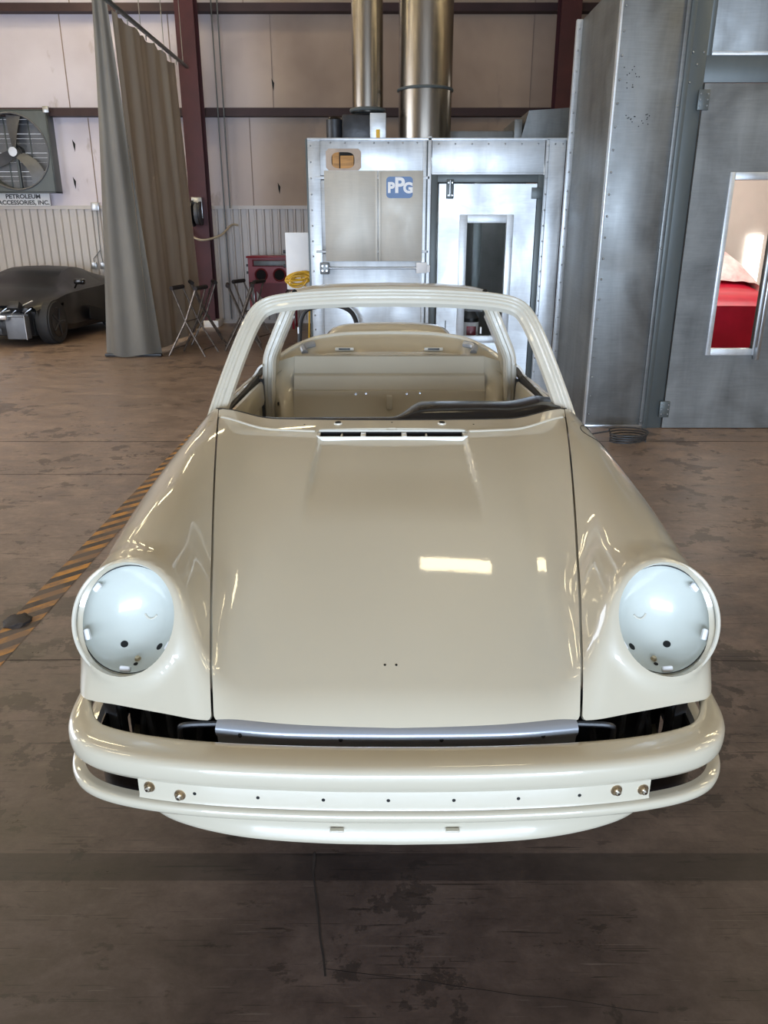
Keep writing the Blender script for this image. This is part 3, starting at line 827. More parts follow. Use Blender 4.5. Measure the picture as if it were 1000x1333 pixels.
for s in (-1, 1):
    # inner rear quarter with the wheelhouse bulge
    A = [(.47, 3.80, 1.03), (.47, 3.775, .99), (.47, 3.745, .92), (.47, 3.70, .88), (.47, 3.66, .80), (.47, 3.60, .66), (.47, 3.50, .50)]
    A = catmull(A, 3); Bq = catmull([(.575, 3.80, 1.0), (.575, 3.76, .965), (.575, 3.70, .93), (.57, 3.66, .86), (.56, 3.64, .78), (.56, 3.62, .66), (.56, 3.62, .48)], 3)
    vs = []; fs = []; m = len(A)
    for j in range(9):
        t = j/8
        for a, b in zip(A, Bq):
            q = Vector(a).lerp(Vector(b), t); q.y -= .075*math.sin(math.pi*t)*sm(1.0, .8, q.z) if q.z < 1 else 0
            vs.append((q.x*s, q.y, q.z))
    for j in range(8):
        for k_ in range(m-1): a = j*m+k_; fs.append((a, a+1, a+m+1, a+m))
    iq = link_mesh('inner_quarter', vs, fs, M['paint'], CAR, True)
    MB().box(s*.535-.003, s*.535+.003, 3.585, 3.60, .83, .845).build('quarter_hole', M['black'], iq)
    # upper inner quarter between the lip end and the hoop leg
    vs = []; fs = []
    U = catmull([(.60, 3.86, .975), (.585, 3.95, .985), (.55, 4.0, .995)], 4); L = catmull([(.575, 3.66, .90), (.55, 3.72, .955), (.50, 3.80, .985)], 4)
    for j in range(6):
        for a, b in zip(U, L): q = Vector(a).lerp(Vector(b), j/5); vs.append((q.x*s, q.y, q.z))
    m = len(U)
    for j in range(5):
        for k_ in range(m-1): a = j*m+k_; fs.append((a, a+1, a+m+1, a+m))
    link_mesh('quarter_corner', vs, fs, M['paint'], CAR, True)
    # inner side wall under the sill and floor edge
    MB().box(min(s*.47, s*.63), max(s*.47, s*.63), 2.66, 3.60, .44, .56, .02).build('door_sill', M['paint'], CAR)
    # door inner panel, its dark window channel and the speaker opening
    d = DOORS[0] if s > 0 else DOORS[1]
    y0, y1 = DY0+.02, DY1-.02
    def dz(y): return float(acrown(y))-.012
    yy = np.linspace(y0, y1, 14); vs = []; fs = []
    for y in yy:
        for xo, zo in ((.66, .0), (.640, .006), (.634, -.002), (.634, -.016), (.618, -.020), (.612, -.012), (.604, -.016), (.600, -.035), (.598, -.10), (.602, -.12), (.612, -.13), (.612, -.33), (.604, -.36), (.604, -.42)):
            vs.append((xo*s, y, dz(y)+zo))
    m = 14
    for j in range(len(yy)-1):
        for k_ in range(m-1): a = j*m+k_; fs.append((a, a+1, a+m+1, a+m))
    ip_ = link_mesh('door_inner_panel', vs, fs, M['paint'], d, True, auto=30)
    MB().box(min(s*.619, s*.634), max(s*.619, s*.634), y0, y1, .90, .972).build('window_channel', M['rubber'], d)
    n_ = 20
    MB().poly([(s*.6025, 3.16+.075*math.cos(2*math.pi*k_/n_), .735+.085*math.sin(2*math.pi*k_/n_)) for k_ in range(n_)]).build('speaker_opening', M['black'], d, smooth=False)
    MB().tube([(s*.603, 3.16+.078*math.cos(2*math.pi*k_/n_), .735+.088*math.sin(2*math.pi*k_/n_)) for k_ in range(n_)], .004, 6, closed=True).build('opening_rim', M['satin'], d)
    MB().box(min(s*.598, s*.63), max(s*.598, s*.63), DY1-.02, DY1+.005, .5, .955).build('door_end_face', M['darkpl'], d)
TUBf = MB().box(-.6, .6, 2.5, 3.5, .43, .47).build('cabin_floor', M['paint'], CAR)
bpy.data.objects.remove(TUB)
# engine lid
def lid():
    vs = []; fs = []; nx, ny = 28, 16; X0, Y0, Y1 = .385, 4.36, 5.0
    def P_(u, v, dz):
        x = X0*u; y = (Y0+Y1)/2+(Y1-Y0)/2*v; x2 = x*math.sqrt(max(0, 1-.16*v*v)); y2 = (Y0+Y1)/2+(y-(Y0+Y1)/2)*math.sqrt(max(0, 1-.22*u*u))
        return (x2, y2, float(hz(y2))-float(crownc(y2))*.35*x2*x2+dz)
    for i in range(nx+1):
        for j in range(ny+1):
            u = -1+2*i/nx; v = -1+2*j/ny; e = max(abs(u)**10, abs(v)**8); vs.append(P_(u, v, .040*(1-e)-.03*e))
    for i in range(nx):
        for j in range(ny): a = i*(ny+1)+j; fs.append((a, a+ny+1, a+ny+2, a+1))
    return link_mesh('engine_lid', vs, fs, M['paint'], CAR, True)
lid()
# dashboard: glossy black top panel, thick on the passenger side, thin on the other
def dash():
    vs = []; fs = []; xs_ = np.linspace(-.44, .60, 60)
    for x in xs_:
        k_ = float(sm(.0, .11, x)); k2 = float(sm(.60, .52, x)); h_ = .003+.031*k_*(.55+.45*k2)*(1-.25*((x-.33)/.3)**2)
        zb = surf_z(min(abs(x), .55), 2.5)-.012; yb = float(cowl_rear(x))+.05
        for t in range(9):
            a = math.pi*t/8; dd = (.022+.085*k_); vs.append((x, yb-.02+dd-dd*math.cos(a), zb+.002+h_*math.sin(a)**.7*(1.1)))
    for i in range(len(xs_)-1):
        for t in range(8): a = i*9+t; fs.append((a, a+9, a+10, a+1))
    o = link_mesh('dashboard', vs, fs, M['blackgloss'], CAR, True)
    return o
D = dash()
# wheel-less body rests on a low steel dolly
DOL = empty('body_dolly', (.035, 0, 0)); tag(DOL, 'dark steel body dolly under the ivory car body', 'dolly')
for s in (-1, 1):
    MB().box(s*.42-.03, s*.42+.03, 2.1, 4.7, .26, .32, .004).build('side_rail', M['darkpl'], DOL)
    for y in (2.25, 4.55):
        MB().box(s*.42-.03, s*.42+.03, y-.03, y+.03, .32, .398, .004).build('upright', M['darkpl'], DOL)
        MB().cyl((s*.42-.02, y, .06), (s*.42+.02, y, .06), .06, n=24).build('caster_wheel', M['rubber'], DOL)
        MB().box(s*.42-.03, s*.42+.03, y-.02, y+.02, .05, .27, .004).build('caster_fork', M['darkpl'], DOL)
for y in (2.25, 4.55): MB().box(-.45, .45, y-.03, y+.03, .20, .26, .004).build('cross_beam', M['darkpl'], DOL)
MB().box(-.50, .50, 1.80, 5.0, .402, .45, .01).build('floor_pan', M['darkpl'], CAR)
# ------------------------------------------------------------------ paint booths
def rivet_mesh(r=.009):
    mb = MB(); mb.cyl((0, 0, 0), (0, -.006, 0), r, r*.55, n=8)
    me = bpy.data.meshes.new('rivet'); mb.bm.to_mesh(me); mb.bm.free(); me.materials.append(M['alu'])
    for p in me.polygons: p.use_smooth = True
    return me
RV = rivet_mesh()
def rivet(parent, x, y, z, rz=0):
    o = bpy.data.objects.new('rivet', RV); COL.objects.link(o); o.parent = parent
    o.location = (x, y, z); o.rotation_euler = (0, 0, rz)
def text_mesh(name, body, size, mat, parent=None, bold=.0, sx=1, loc=(0, 0, 0), rot=(R(90), 0, 0), extr=.002):
    cu = bpy.data.curves.new(name, 'FONT'); cu.body = body; cu.size = size; cu.align_x = 'CENTER'; cu.align_y = 'CENTER'
    cu.extrude = extr; cu.offset = bold; cu.resolution_u = 4
    t = bpy.data.objects.new('tmp', cu); COL.objects.link(t)
    dg = bpy.context.evaluated_depsgraph_get(); me = bpy.data.meshes.new_from_object(t.evaluated_get(dg)); bpy.data.objects.remove(t)
    me.name = name; me.materials.clear(); me.materials.append(mat)
    o = bpy.data.objects.new(name, me); COL.objects.link(o); o.location = loc; o.rotation_euler = rot; o.scale = (sx, 1, 1)
    if parent is not None: o.parent = parent
    return o
def pbox(name, mat, parent, *a, bev=.002):
    return MB().box(*a, bev).build(name, M[mat] if isinstance(mat, str) else mat, parent)

# ---- mixing room (the bright small booth)
SY = 7.9
SB = empty('mixing_room', (0, 0, 0)); tag(SB, 'bright galvanised steel mixing room with a narrow windowed door behind the car', 'booth')
pbox('corner_post', 'galv', SB, -.715, -.60, SY, SY+.08, 0, 2.42)
pbox('corner_post_edge', 'frame', SB, -.735, -.715, SY+.01, SY+2.4, 0, 2.42)
pbox('upper_panel', 'galv', SB, -.60, .365, SY+.004, SY+.06, 2.105, 2.42)
pbox('middle_panel', 'galv', SB, -.60, .365, SY+.006, SY+.06, 1.44, 2.065)
pbox('lower_panel', 'galv', SB, -.60, .365, SY+.006, SY+.06, .02, 1.405)
pbox('panel_rail', 'galv', SB, -.66, .43, SY-.012, SY+.02, 2.072, 2.098)
pbox('panel_rail', 'galv', SB, -.66, .43, SY-.012, SY+.02, 1.412, 1.436)
pbox('centre_post', 'galv', SB, .365, .40, SY-.01, SY+.08, 0, 2.42)
pbox('centre_post', 'galv', SB, .412, .445, SY-.012, SY+.08, 0, 2.44)
pbox('post_gap', 'frame', SB, .398, .414, SY+.01, SY+.05, 0, 2.40)
pbox('header_panel', 'galv', SB, .45, 1.505, SY, SY+.06, 2.125, 2.415)
pbox('header_edge', 'galv', SB, .45, 1.505, SY-.02, SY+.01, 2.112, 2.128)
pbox('top_edge', 'galv', SB, -.715, 1.75, SY-.012, SY+.01, 2.405, 2.425)
pbox('door_frame', 'frame', SB, .447, .508, SY-.008, SY+.07, 0, 2.11)
pbox('door_frame', 'frame', SB, 1.457, 1.512, SY-.008, SY+.07, 0, 2.11)
pbox('door_frame', 'frame', SB, .508, 1.457, SY-.008, SY+.07, 2.045, 2.11)
pbox('side_panel', 'galv', SB, 1.515, 1.70, SY+.003, SY+.06, 0, 2.415)
pbox('side_panel_flange', 'galv', SB, 1.52, 1.545, SY-.012, SY+.01, 0, 2.415)
pbox('room_side_wall', 'galvd', SB, -.72, -.66, SY+.06, SY+2.4, 0, 2.40)
pbox('room_back_wall', 'galvd', SB, -.72, 1.75, SY+2.38, SY+2.42, 0, 2.40)
pbox('room_partition', 'galvd', SB, 1.00, 1.03, SY+1.0, SY+2.38, 0, 2.40)
pbox('room_partition_strip', 'frame', SB, .97, 1.06, SY+.98, SY+1.0, 0, 2.40)
pbox('roof_panel', 'galvd', SB, -.72, 1.75, SY+.06, SY+2.42, 2.38, 2.40)
for i in range(17): rivet(SB, -.69, SY, .12+.14*i)
for i in range(7): rivet(SB, -.50+.135*i, SY+.004, 2.385)
for i in range(7): rivet(SB, .51+.155*i, SY, 2.375)
for i in range(17): rivet(SB, 1.533, SY-.012, .12+.14*i)
for x in (1.60, 1.67): rivet(SB, x, SY+.003, 2.375)
# flat sheets over the middle bay
sh = pbox('cover_sheet', 'galvsh', SB, -.565, -.075, SY-.016, SY-.006, 1.335, 2.145)
sh2 = pbox('cover_sheet', 'galvsh', SB, -.040, .370, SY-.016, SY-.006, 1.335, 2.145)
pbox('sheet_joint', 'galvsh', SB, -.085, -.060, SY-.022, SY-.014, 1.335, 2.145)
pbox('sheet_joint', 'galvsh', SB, -.055, -.030, SY-.020, SY-.012, 1.335, 2.145)
# square cut-out with raw wood behind
cw = empty('cut_out'); cw.parent = SB
bpy.data.objects.remove(cw)
def hole_plate():
    n = 32; out = [(-.545, 2.148), (-.215, 2.148), (-.215, 2.335), (-.545, 2.335)]
    cx, cz = -.385, 2.235
    inner = [(cx+.108*math.copysign(abs(math.cos(a))**.6, math.cos(a)), cz+.070*math.copysign(abs(math.sin(a))**.6, math.sin(a))) for a in [2*math.pi*k/n for k in range(n)]]
    def outp(a):
        c_, s_ = math.cos(a), math.sin(a); t = min((.165 if c_ > 0 else .165)/max(abs(c_), 1e-6), .0935/max(abs(s_), 1e-6))
        return (-.380+c_*t, 2.2415+s_*t)
    vs = []; fs = []
    for k in range(n):
        a = 2*math.pi*k/n; o_ = outp(a); vs += [(o_[0], SY-.006, o_[1]), (inner[k][0], SY-.006, inner[k][1])]
    for k in range(n): a = 2*k; b = 2*((k+1) % n); fs.append((a, b, b+1, a+1))
    return link_mesh('cut_out_plate', vs, fs, simple('primer_pink_board', srgb(176, 158, 142), .7, 0, .15, 8), SB)
hp = hole_plate()
pbox('cavity', 'black', SB, -.50, -.27, SY-.001, SY+.003, 2.16, 2.32)
pbox('wood_block', 'wood', SB, -.41, -.285, SY-.004, SY+.001, 2.165, 2.275)
pbox('wood_flap', 'wood', SB, -.485, -.42, SY-.0055, SY+.001, 2.165, 2.315)
# square blue sticker with letters
def sticker():
    t = MB(); a = .125; r = .035; pts = []
    for cx, cz, a0 in ((1, 1, 0), (-1, 1, 90), (-1, -1, 180), (1, -1, 270)):
        for k in range(7):
            an = R(a0+15*k); pts.append((.147+cx*(a-r)+r*math.cos(an), SY-.017, 2.0+cz*(.094-r*.9)+r*.9*math.sin(an)))
    t.prism(pts, (0, -.0015, 0)); o = t.build('blue_sticker', M['blue'], None, smooth=False)
    tag(o, 'blue rounded square sticker with white letters on the beige steel sheet', 'sticker')
    for ch, x, z, s in (('P', .067, -.006, .125), ('P', .146, .012, .185), ('G', .228, -.008, .125)):
        text_mesh('letter', ch, s, M['white'], o, .006, 1, (x, SY-.0195, 2.0+z), extr=.0006)
sticker()
# conduit with two electrical boxes
CD = empty('wall_conduit', (0, 0, 0)); tag(CD, 'grey horizontal conduit between two electrical boxes on the bright steel wall', 'conduit')
MB().cyl((-.55, SY-.03, 1.272), (.33, SY-.03, 1.272), .011).build('pipe', M['alu'], CD)
b1 = pbox('junction_box', 'galvd', CD, -.625, -.535, SY-.045, SY-.002, 1.215, 1.325, bev=.008)
for dx in (-.02, .02):
    for dz_ in (-.022, .022): MB().cyl((-.58+dx, SY-.045, 1.27+dz_), (-.58+dx, SY-.048, 1.27+dz_), .009, n=12).build('outlet', M['alu'], b1)
b2 = pbox('junction_box', 'white', CD, .315, .42, SY-.05, SY-.014, 1.225, 1.325, bev=.004)
pbox('junction_box', 'white', CD, .42, .448, SY-.05, SY-.020, 1.235, 1.30, bev=.004)
# door
DR = empty('room_door'); DR.parent = SB
def door_leaf(name, x0, x1, z0, z1, wx0, wx1, wz0, wz1, y, mat, parent):
    mb = MB(); t = .045
    mb.box(x0, wx0, y, y+t, z0, z1); mb.box(wx1, x1, y, y+t, z0, z1); mb.box(wx0, wx1, y, y+t, wz1, z1); mb.box(wx0, wx1, y, y+t, z0, wz0)
    return mb.build(name, M[mat], parent, smooth=False)
lf_ = door_leaf('door_leaf', .522, 1.45, .03, 2.032, .80, 1.178, .62, 1.685, SY-.012, 'galv', SB)
bpy.data.objects.remove(DR)
for a in ((.725, .80, .55, 1.76), (1.178, 1.245, .55, 1.76), (.80, 1.178, 1.685, 1.76), (.80, 1.178, .55, .62)):
    pbox('window_trim', 'galv', lf_, a[0], a[1], SY-.020, SY-.010, a[2], a[3], bev=.002)
MB().box(.80, 1.178, SY+.012, SY+.018, .62, 1.685).build('window_pane', M['glass'], lf_, smooth=False)
hg = pbox('latch_plate', 'frame', lf_, .59, .66, SY-.03, SY-.012, 1.90, 2.07, bev=.006)
for z in (1.93, 2.04):
    MB().cyl((.61, SY-.03, z), (.61, SY-.036, z), .007, n=8).build('screw', M['alu'], hg); MB().cyl((.645, SY-.03, z), (.645, SY-.036, z), .007, n=8).build('screw', M['alu'], hg)
MB().cyl((.625, SY-.036, 1.92), (.625, SY-.036, 2.06), .006).build('latch_pin', M['alu'], hg)
pbox('hinge', 'frame', lf_, 1.40, 1.50, SY-.022, SY-.010, 1.90, 2.0, bev=.003)
for z in (1.0, .72): pbox('key_slot', 'black', lf_, .612, .620, SY-.0135, SY-.0115, z-.07, z+.05, bev=0)
# inside the room, seen through the pane
fe = empty('fire_extinguisher', (.93, SY+.55, .12)); tag(fe, 'extinguisher with a red and white label behind the narrow door window', 'extinguisher')
MB().cyl((0, 0, 0), (0, 0, .62), .085, n=24).cyl((0, 0, .62), (0, 0, .70), .085, .03, n=24).build('cylinder', M['darkpl'], fe)
MB().cyl((0, 0, .3), (0, 0, .58), .087, n=24, cap=False).build('label_wrap', M['white'], fe)
MB().box(-.05, .05, -.091, -.085, .34, .54, .002).build('label_print', M['red'], fe)
MB().box(-.03, .03, -.06, .02, .70, .76, .01).build('valve', M['darkpl'], fe)
bx = empty('steel_bench', (1.0, SY+.55, 0)); tag(bx, 'low steel shelf under the extinguisher inside the mixing room', 'shelf')
MB().box(-.2, .4, -.2, .3, .08, .118, .004).build('shelf_top', M['galvd'], bx)
for x in (-.18, .38):
    for y in (-.18, .28): MB().box(x-.015, x+.015, y-.015, y+.015, 0, .08).build('leg', M['galvd'], bx)
yl = MB()
for k in range(14):
    a = k*2.4; yl.box(-.09+.014*k, -.06+.014*k, -.03, .03, .0+.012*(k % 3), .03+.012*(k % 4), .004, rot=Matrix.Rotation(a*.3, 4, 'Y'))
o = yl.build('yellow_rag', M['yellow'], None); o.location = (1.0, SY+.10, .885)
tag(o, 'crumpled yellow cloth on a ledge behind the narrow door window', 'cloth')
lg = pbox('window_ledge', 'galvd', SB, .76, 1.2, SY+.06, SY+.16, .85, .88)
# roof duct behind the small room
TD = empty('roof_duct', (0, 0, 0)); tag(TD, 'grey sheet metal duct box lying on top of the small booth', 'duct')
MB().prism([(1.42, 9.0, 2.42), (2.5, 9.0, 2.42), (2.5, 9.0, 2.86), (1.52, 9.0, 2.80)], (0, .9, 0)).build('duct_box', M['galvd'], TD, smooth=False)
MB().box(.62, 1.42, 9.1, 9.8, 2.42, 2.62, .01).build('duct_transition', M['galvd'], TD)
pbox('flange', 'galvd', TD, 1.38, 1.46, 9.02, 9.85, 2.42, 2.72)

# ---- stacks
def stack(x, y, r, z0, z1, lab, seams):
    t = empty('exhaust_stack', (x, y, 0)); tag(t, lab, 'duct')
    zs = [z0]+seams+[z1]
    for a, b in zip(zs, zs[1:]): MB().cyl((0, 0, a), (0, 0, b), r, r*1.0, n=48, cap=False).build('pipe_section', M['duct'], t)
    for a in seams:
        MB().tube([(math.cos(2*math.pi*k/48)*(r+.004), math.sin(2*math.pi*k/48)*(r+.004), a) for k in range(48)], .014, 8, closed=True).build('clamp_ring', M['frame'], t)
    MB().tube([(math.cos(2*math.pi*k/48)*(r+.012), math.sin(2*math.pi*k/48)*(r+.012), z0+.02) for k in range(48)], .018, 8, closed=True).build('base_flange', M['frame'], t)
    return t
stack(.415, 8.72, .268, 2.405, ZC, 'wide stainless exhaust stack rising from the booth roof', [2.94, 5.0])
stack(-.165, 8.72, .155, 2.74, ZC, 'narrow stainless exhaust stack, left of the wide one', [4.6])
FM = empty('exhaust_fan_unit', (-.2, 8.7, 2.405)); tag(FM, 'black exhaust fan and motor under the narrow stack', 'fan')
MB().box(-.22, .08, -.18, .18, 0, .30, .02).build('fan_housing', M['darkpl'], FM)
MB().cyl((-.30, -.05, .005), (-.30, -.05, .26), .085, n=28).build('motor', M['darkpl'], FM)
MB().cyl((-.30, -.05, .26), (-.30, -.05, .29), .085, .05, n=28).build('motor_cap', M['blackgloss'], FM)
MB().box(.06, .22, -.19, .12, 0, .31, .006).build('access_panel', M['galv'], FM)
MB().box(.12, .16, -.196, -.19, .03, .16, .002).build('warning_label', M['yellow'], FM)
MB().cyl((.04, 0, .30), (.04, 0, .315), .19, .165, n=32).build('collar', M['darkpl'], FM)

# ---- large spray booth on the right
BY = 6.55
BB = empty('spray_booth', (0, 0, 0)); tag(BB, 'large grey galvanised spray booth with a windowed door, filling the right side', 'booth')
pbox('side_wall', 'galvd', BB, 1.752, 1.80, BY+.02, 7.9, 0, 3.36)
pbox('rear_corner_flange', 'galv', BB, 1.70, 1.752, 7.82, 7.87, 0, 3.36)
pbox('corner_flange', 'galv', BB, 1.738, 1.752, BY-.01, BY+.05, 0, 4.2)
pbox('front_panel', 'galvd', BB, 1.752, 2.215, BY, BY+.05, .03, 4.2)
pbox('panel_flange', 'galvd', BB, 2.215, 2.245, BY-.018, BY+.05, .0, 4.2)
pbox('base_rail', 'alu', BB, 1.745, 2.25, BY-.02, BY+.05, 0, .03)
pbox('frame_post', 'frame', BB, 2.245, 2.405, BY-.012, BY+.08, 0, 4.2)
pbox('frame_post_lip', 'frame', BB, 2.245, 2.285, BY-.03, BY+.0, 0, 4.2)
pbox('frame_header', 'frame', BB, 2.405, 4.3, BY-.012, BY+.08, 2.66, 2.84)
pbox('transom_panel', 'galvd', BB, 2.44, 4.3, BY-.002, BY+.05, 2.84, 4.2)
pbox('transom_lip', 'frame', BB, 2.40, 2.442, BY-.008, BY+.06, 2.84, 4.2)
pbox('transom_lip', 'galv', BB, 2.44, 4.3, BY-.02, BY, 2.84, 2.865)
pbox('frame_post', 'frame', BB, 3.75, 3.92, BY-.012, BY+.08, 0, 4.2)
pbox('front_panel', 'galvd', BB, 3.92, 5.4, BY, BY+.05, 0, 4.2)
leaf = door_leaf('door_leaf', 2.412, 3.74, .006, 2.652, 2.735, 3.085, .685, 1.985, BY-.03, 'galvd', BB)
for a in ((2.695, 2.735, .63, 2.04), (3.085, 3.135, .63, 2.04), (2.735, 3.085, 1.985, 2.04), (2.735, 3.085, .63, .685)):
    pbox('window_trim', 'galv', leaf, a[0], a[1], BY-.045, BY-.028, a[2], a[3], bev=.004)
MB().box(2.735, 3.085, BY-.012, BY-.006, .685, 1.985).build('window_pane', M['glass'], leaf, smooth=False)
pbox('pull_bar', 'alu', leaf, 3.095, 3.125, BY-.10, BY-.045, .60, 1.75, bev=.004)
for z in (2.47, .10):
    hgo = pbox('hinge', 'frame', leaf, 2.37, 2.455, BY-.045, BY-.028, z, z+.14, bev=.004)
    for dz_ in (.03, .07, .11):
        MB().cyl((2.385, BY-.045, z+dz_), (2.385, BY-.05, z+dz_), .006, n=8).build('screw', M['alu'], hgo); MB().cyl((2.44, BY-.045, z+dz_), (2.44, BY-.05, z+dz_), .006, n=8).build('screw', M['alu'], hgo)
for i in range(22): rivet(BB, 1.775, BY, .12+.16*i)
for i in range(20): rivet(BB, 1.725, 7.82, .15+.165*i)
for x, z in ((2.30, 2.86), (2.38, 2.86), (2.34, 2.78), (2.27, 2.70), (2.30, 2.66)): rivet(BB, x, BY-.012, z)
for z in (.06, 1.48, 2.5): rivet(BB, 2.228, BY-.018, z)
rng = random.Random(3)
for i in range(26): 
    o_ = bpy.data.objects.new('drilled_hole', None)
    bpy.data.objects.remove(o_)
def pits():
    mb = MB()
    for i in range(30):
        x = 1.80+rng.random()*.12; z = 2.62+rng.random()*.17 if i < 13 else 2.36+rng.random()*.09
        if i >= 13: x = 1.83+rng.random()*.2
        mb.cyl((x, BY+.001, z), (x, BY-.0012, z), .0045, n=6)
    o = mb.build('drill_marks', M['black'], BB); o['kind'] = 'stuff'
pits()
# lit interior with the covered red body
M['bwall'] = simple('booth_white_wall', srgb(226, 216, 206), .6, 0, .03)
pbox('inner_back_wall', 'bwall', BB, 2.75, 6.8, 11.0, 11.05, 0, 3.3)
pbox('inner_side_wall', 'bwall', BB, 1.81, 1.83, BY+.1, 7.86, 0, 3.3)
pbox('inner_step_wall', 'bwall', BB, 1.81, 2.80, 7.84, 7.86, 0, 3.3)
pbox('outer_step_wall', 'galvd', BB, 1.752, 2.75, 7.87, 7.90, 0, 3.34)
pbox('inner_side_wall', 'bwall', BB, 2.78, 2.80, 7.86, 11.0, 0, 3.3)
pbox('outer_side_wall', 'galvd', BB, 2.74, 2.77, 7.90, 11.1, 0, 3.34)
pbox('inner_side_wall', 'bwall', BB, 6.75, 6.8, BY+.1, 11.0, 0, 3.3)
pbox('front_panel', 'galvd', BB, 5.4, 6.8, BY, BY+.05, 0, 4.2)
pbox('booth_ceiling', 'bwall', BB, 1.76, 2.78, BY+.06, 7.89, 3.30, 3.34)
pbox('booth_ceiling', 'bwall', BB, 2.78, 6.8, BY+.06, 11.05, 3.30, 3.34)
M['tube'] = emis('booth_tube', (1, .97, .93, 1), 3.5)
for x in (3.9, 4.90):
    pbox('light_window', 'tube', BB, x, x+.2, 10.96, 10.995, .72, 1.56)
for y in (7.6, 9.6): pbox('ceiling_tube_light', 'tube', BB, 2.3, 4.8, y, y+.3, 3.23, 3.29)
RC = empty('covered_car', (3.75, 8.5, 0)); tag(RC, 'red car body under clear film, seen through the booth door window', 'car')
def redcar():
    st = [(-.0, .86, .86, .55), (.10, .90, .93, .62), (.6, .92, .96, .66), (1.0, .92, 1.00, .70), (1.1, .80, 1.06, .72), (1.45, .62, 1.40, .74), (2.0, .60, 1.44, .74)]
    mb = MB()
    vs = []; fs = []; n = 17
    for (y, w_, z_, _) in st:
        for k in range(n):
            a = math.pi*k/(n-1); cx = math.cos(a); sz = math.sin(a)
            vs.append((w_*math.copysign(abs(cx)**.45, cx), y, .15+(z_-.15)*abs(sz)**.35))
    for i in range(len(st)-1):
        for k in range(n-1): a = i*n+k; fs.append((a, a+1, a+n+1, a+n))
    fs.append(tuple(range(n)))
    link_mesh('body', vs, fs, M['redcl'], RC, True, auto=40)
    for s in (-1, 1): MB().cyl((s*.72, .55, .32), (s*.88, .55, .32), .32, n=28).build('wheel', M['rubber'], RC)
    for s in (-1, 1): MB().cyl((s*.72, 1.9, .32), (s*.88, 1.9, .32), .32, n=28).build('wheel', M['rubber'], RC)
redcar()
mfilm, ntf, bf = new_mat('clear_film'); nf = noise(ntf, coords(ntf), 9, 5)
ntf.links.new(ramp(ntf, nf, [(.3, srgb(236, 180, 176)), (.7, srgb(250, 236, 230))]), bf.inputs['Base Color']); bf.inputs['Roughness'].default_value = .3
def film():
    vs = []; fs = []; n = 17; st = [(1.02, .74, 1.06), (1.08, .70, 1.18), (1.3, .63, 1.36), (1.6, .62, 1.46), (2.0, .62, 1.47)]
    for (y, w_, z_) in st:
        for k in range(n):
            a = math.pi*k/(n-1); cx = math.cos(a); vs.append((w_*math.copysign(abs(cx)**.6, cx), y+.01, .95+(z_-.95)*math.sin(a)**.5+.008*math.sin(k*3)))
    for i in range(len(st)-1):
        for k in range(n-1): a = i*n+k; fs.append((a, a+1, a+n+1, a+n))
    link_mesh('film_cover', vs, fs, mfilm, RC, True)
film()
l = bpy.data.lights.new('booth_light', 'AREA'); l.size = 2.2; l.energy = 75; l.color = (1, .95, .9)
o = bpy.data.objects.new('booth_light', l); COL.objects.link(o); o.location = (4.2, 8.6, 3.2)
# floor cable coil by the booth
pts = []
for k in range(150):
    a = k*.19; r = .115+.02*math.sin(k*.37)+.03*(k/150); pts.append((1.97+r*1.25*math.cos(a), 6.03+r*.8*math.sin(a), .012+.0006*k))
pts += [(1.70, 6.25, .012), (1.60, 6.3, .012)]
o = MB().tube(pts, .007, 6).build('coiled_cable', M['hose'], None); tag(o, 'black cable loosely coiled on the floor at the foot of the booth', 'cable')

# ---- steel column, hose reel, pipes
CM = empty('steel_column', (-3.16, 14.25, 0)); tag(CM, 'dark red steel I-beam column at the far wall', 'column')
MB().box(-.15, .15, -.17, -.15, .12, ZC-.02).build('front_flange', M['column'], CM)
MB().box(-.15, .15, .15, .17, .12, ZC-.02).build('rear_flange', M['column'], CM)
MB().box(-.01, .01, -.15, .15, .12, ZC-.02).build('web', M['column'], CM)
MB().box(-.2, .2, -.2, .2, 0, .12, .01).build('concrete_foot', M['white'], CM)
CM2 = empty('steel_column', (2.95, 14.2, 0)); tag(CM2, 'dark steel column at the far wall, right of the stacks, mostly behind the big booth', 'column')
MB().box(-.16, .16, -.17, -.15, 0, ZC-.02).build('front_flange', M['column'], CM2)
MB().box(-.16, .16, .15, .17, 0, ZC-.02).build('rear_flange', M['column'], CM2)
MB().box(-.01, .01, -.15, .15, 0, ZC-.02).build('web', M['column'], CM2)
HRL = empty('hose_reel', (-3.16, 13.95, 1.9)); tag(HRL, 'dark hose reel mounted on the red column', 'hose reel')
MB().cyl((-.10, 0, 0), (-.06, 0, 0), .21, n=32).build('side_disc', M['darkpl'], HRL)
MB().cyl((.04, 0, 0), (.07, 0, 0), .19, n=32).build('side_disc', M['darkpl'], HRL)
MB().tube([(-.0, math.cos(2*math.pi*k/32)*.14, math.sin(2*math.pi*k/32)*.14) for k in range(32)], .04, 8, closed=True).build('hose_roll', M['grey'], HRL)
MB().box(-.10, .08, .05, .12, -.08, .26, .01).build('bracket', M['alu'], HRL)
o = MB().tube(catmull([(-3.45, 14.0, 1.83), (-3.38, 13.95, 1.62), (-3.12, 13.9, 1.48), (-2.85, 14.2, 1.55), (-2.72, 14.6, 1.72), (-2.62, 14.7, 1.72)], 8), .018, 8).build('slack_hose', M['cream'], None)
tag(o, 'cream air hose sagging across the red column', 'hose')
o = MB().tube([(-3.36, 14.1, .1), (-3.36, 14.1, 2.0)], .035, 12).build('downpipe', M['white'], None); tag(o, 'white vertical pipe beside the red column', 'pipe')
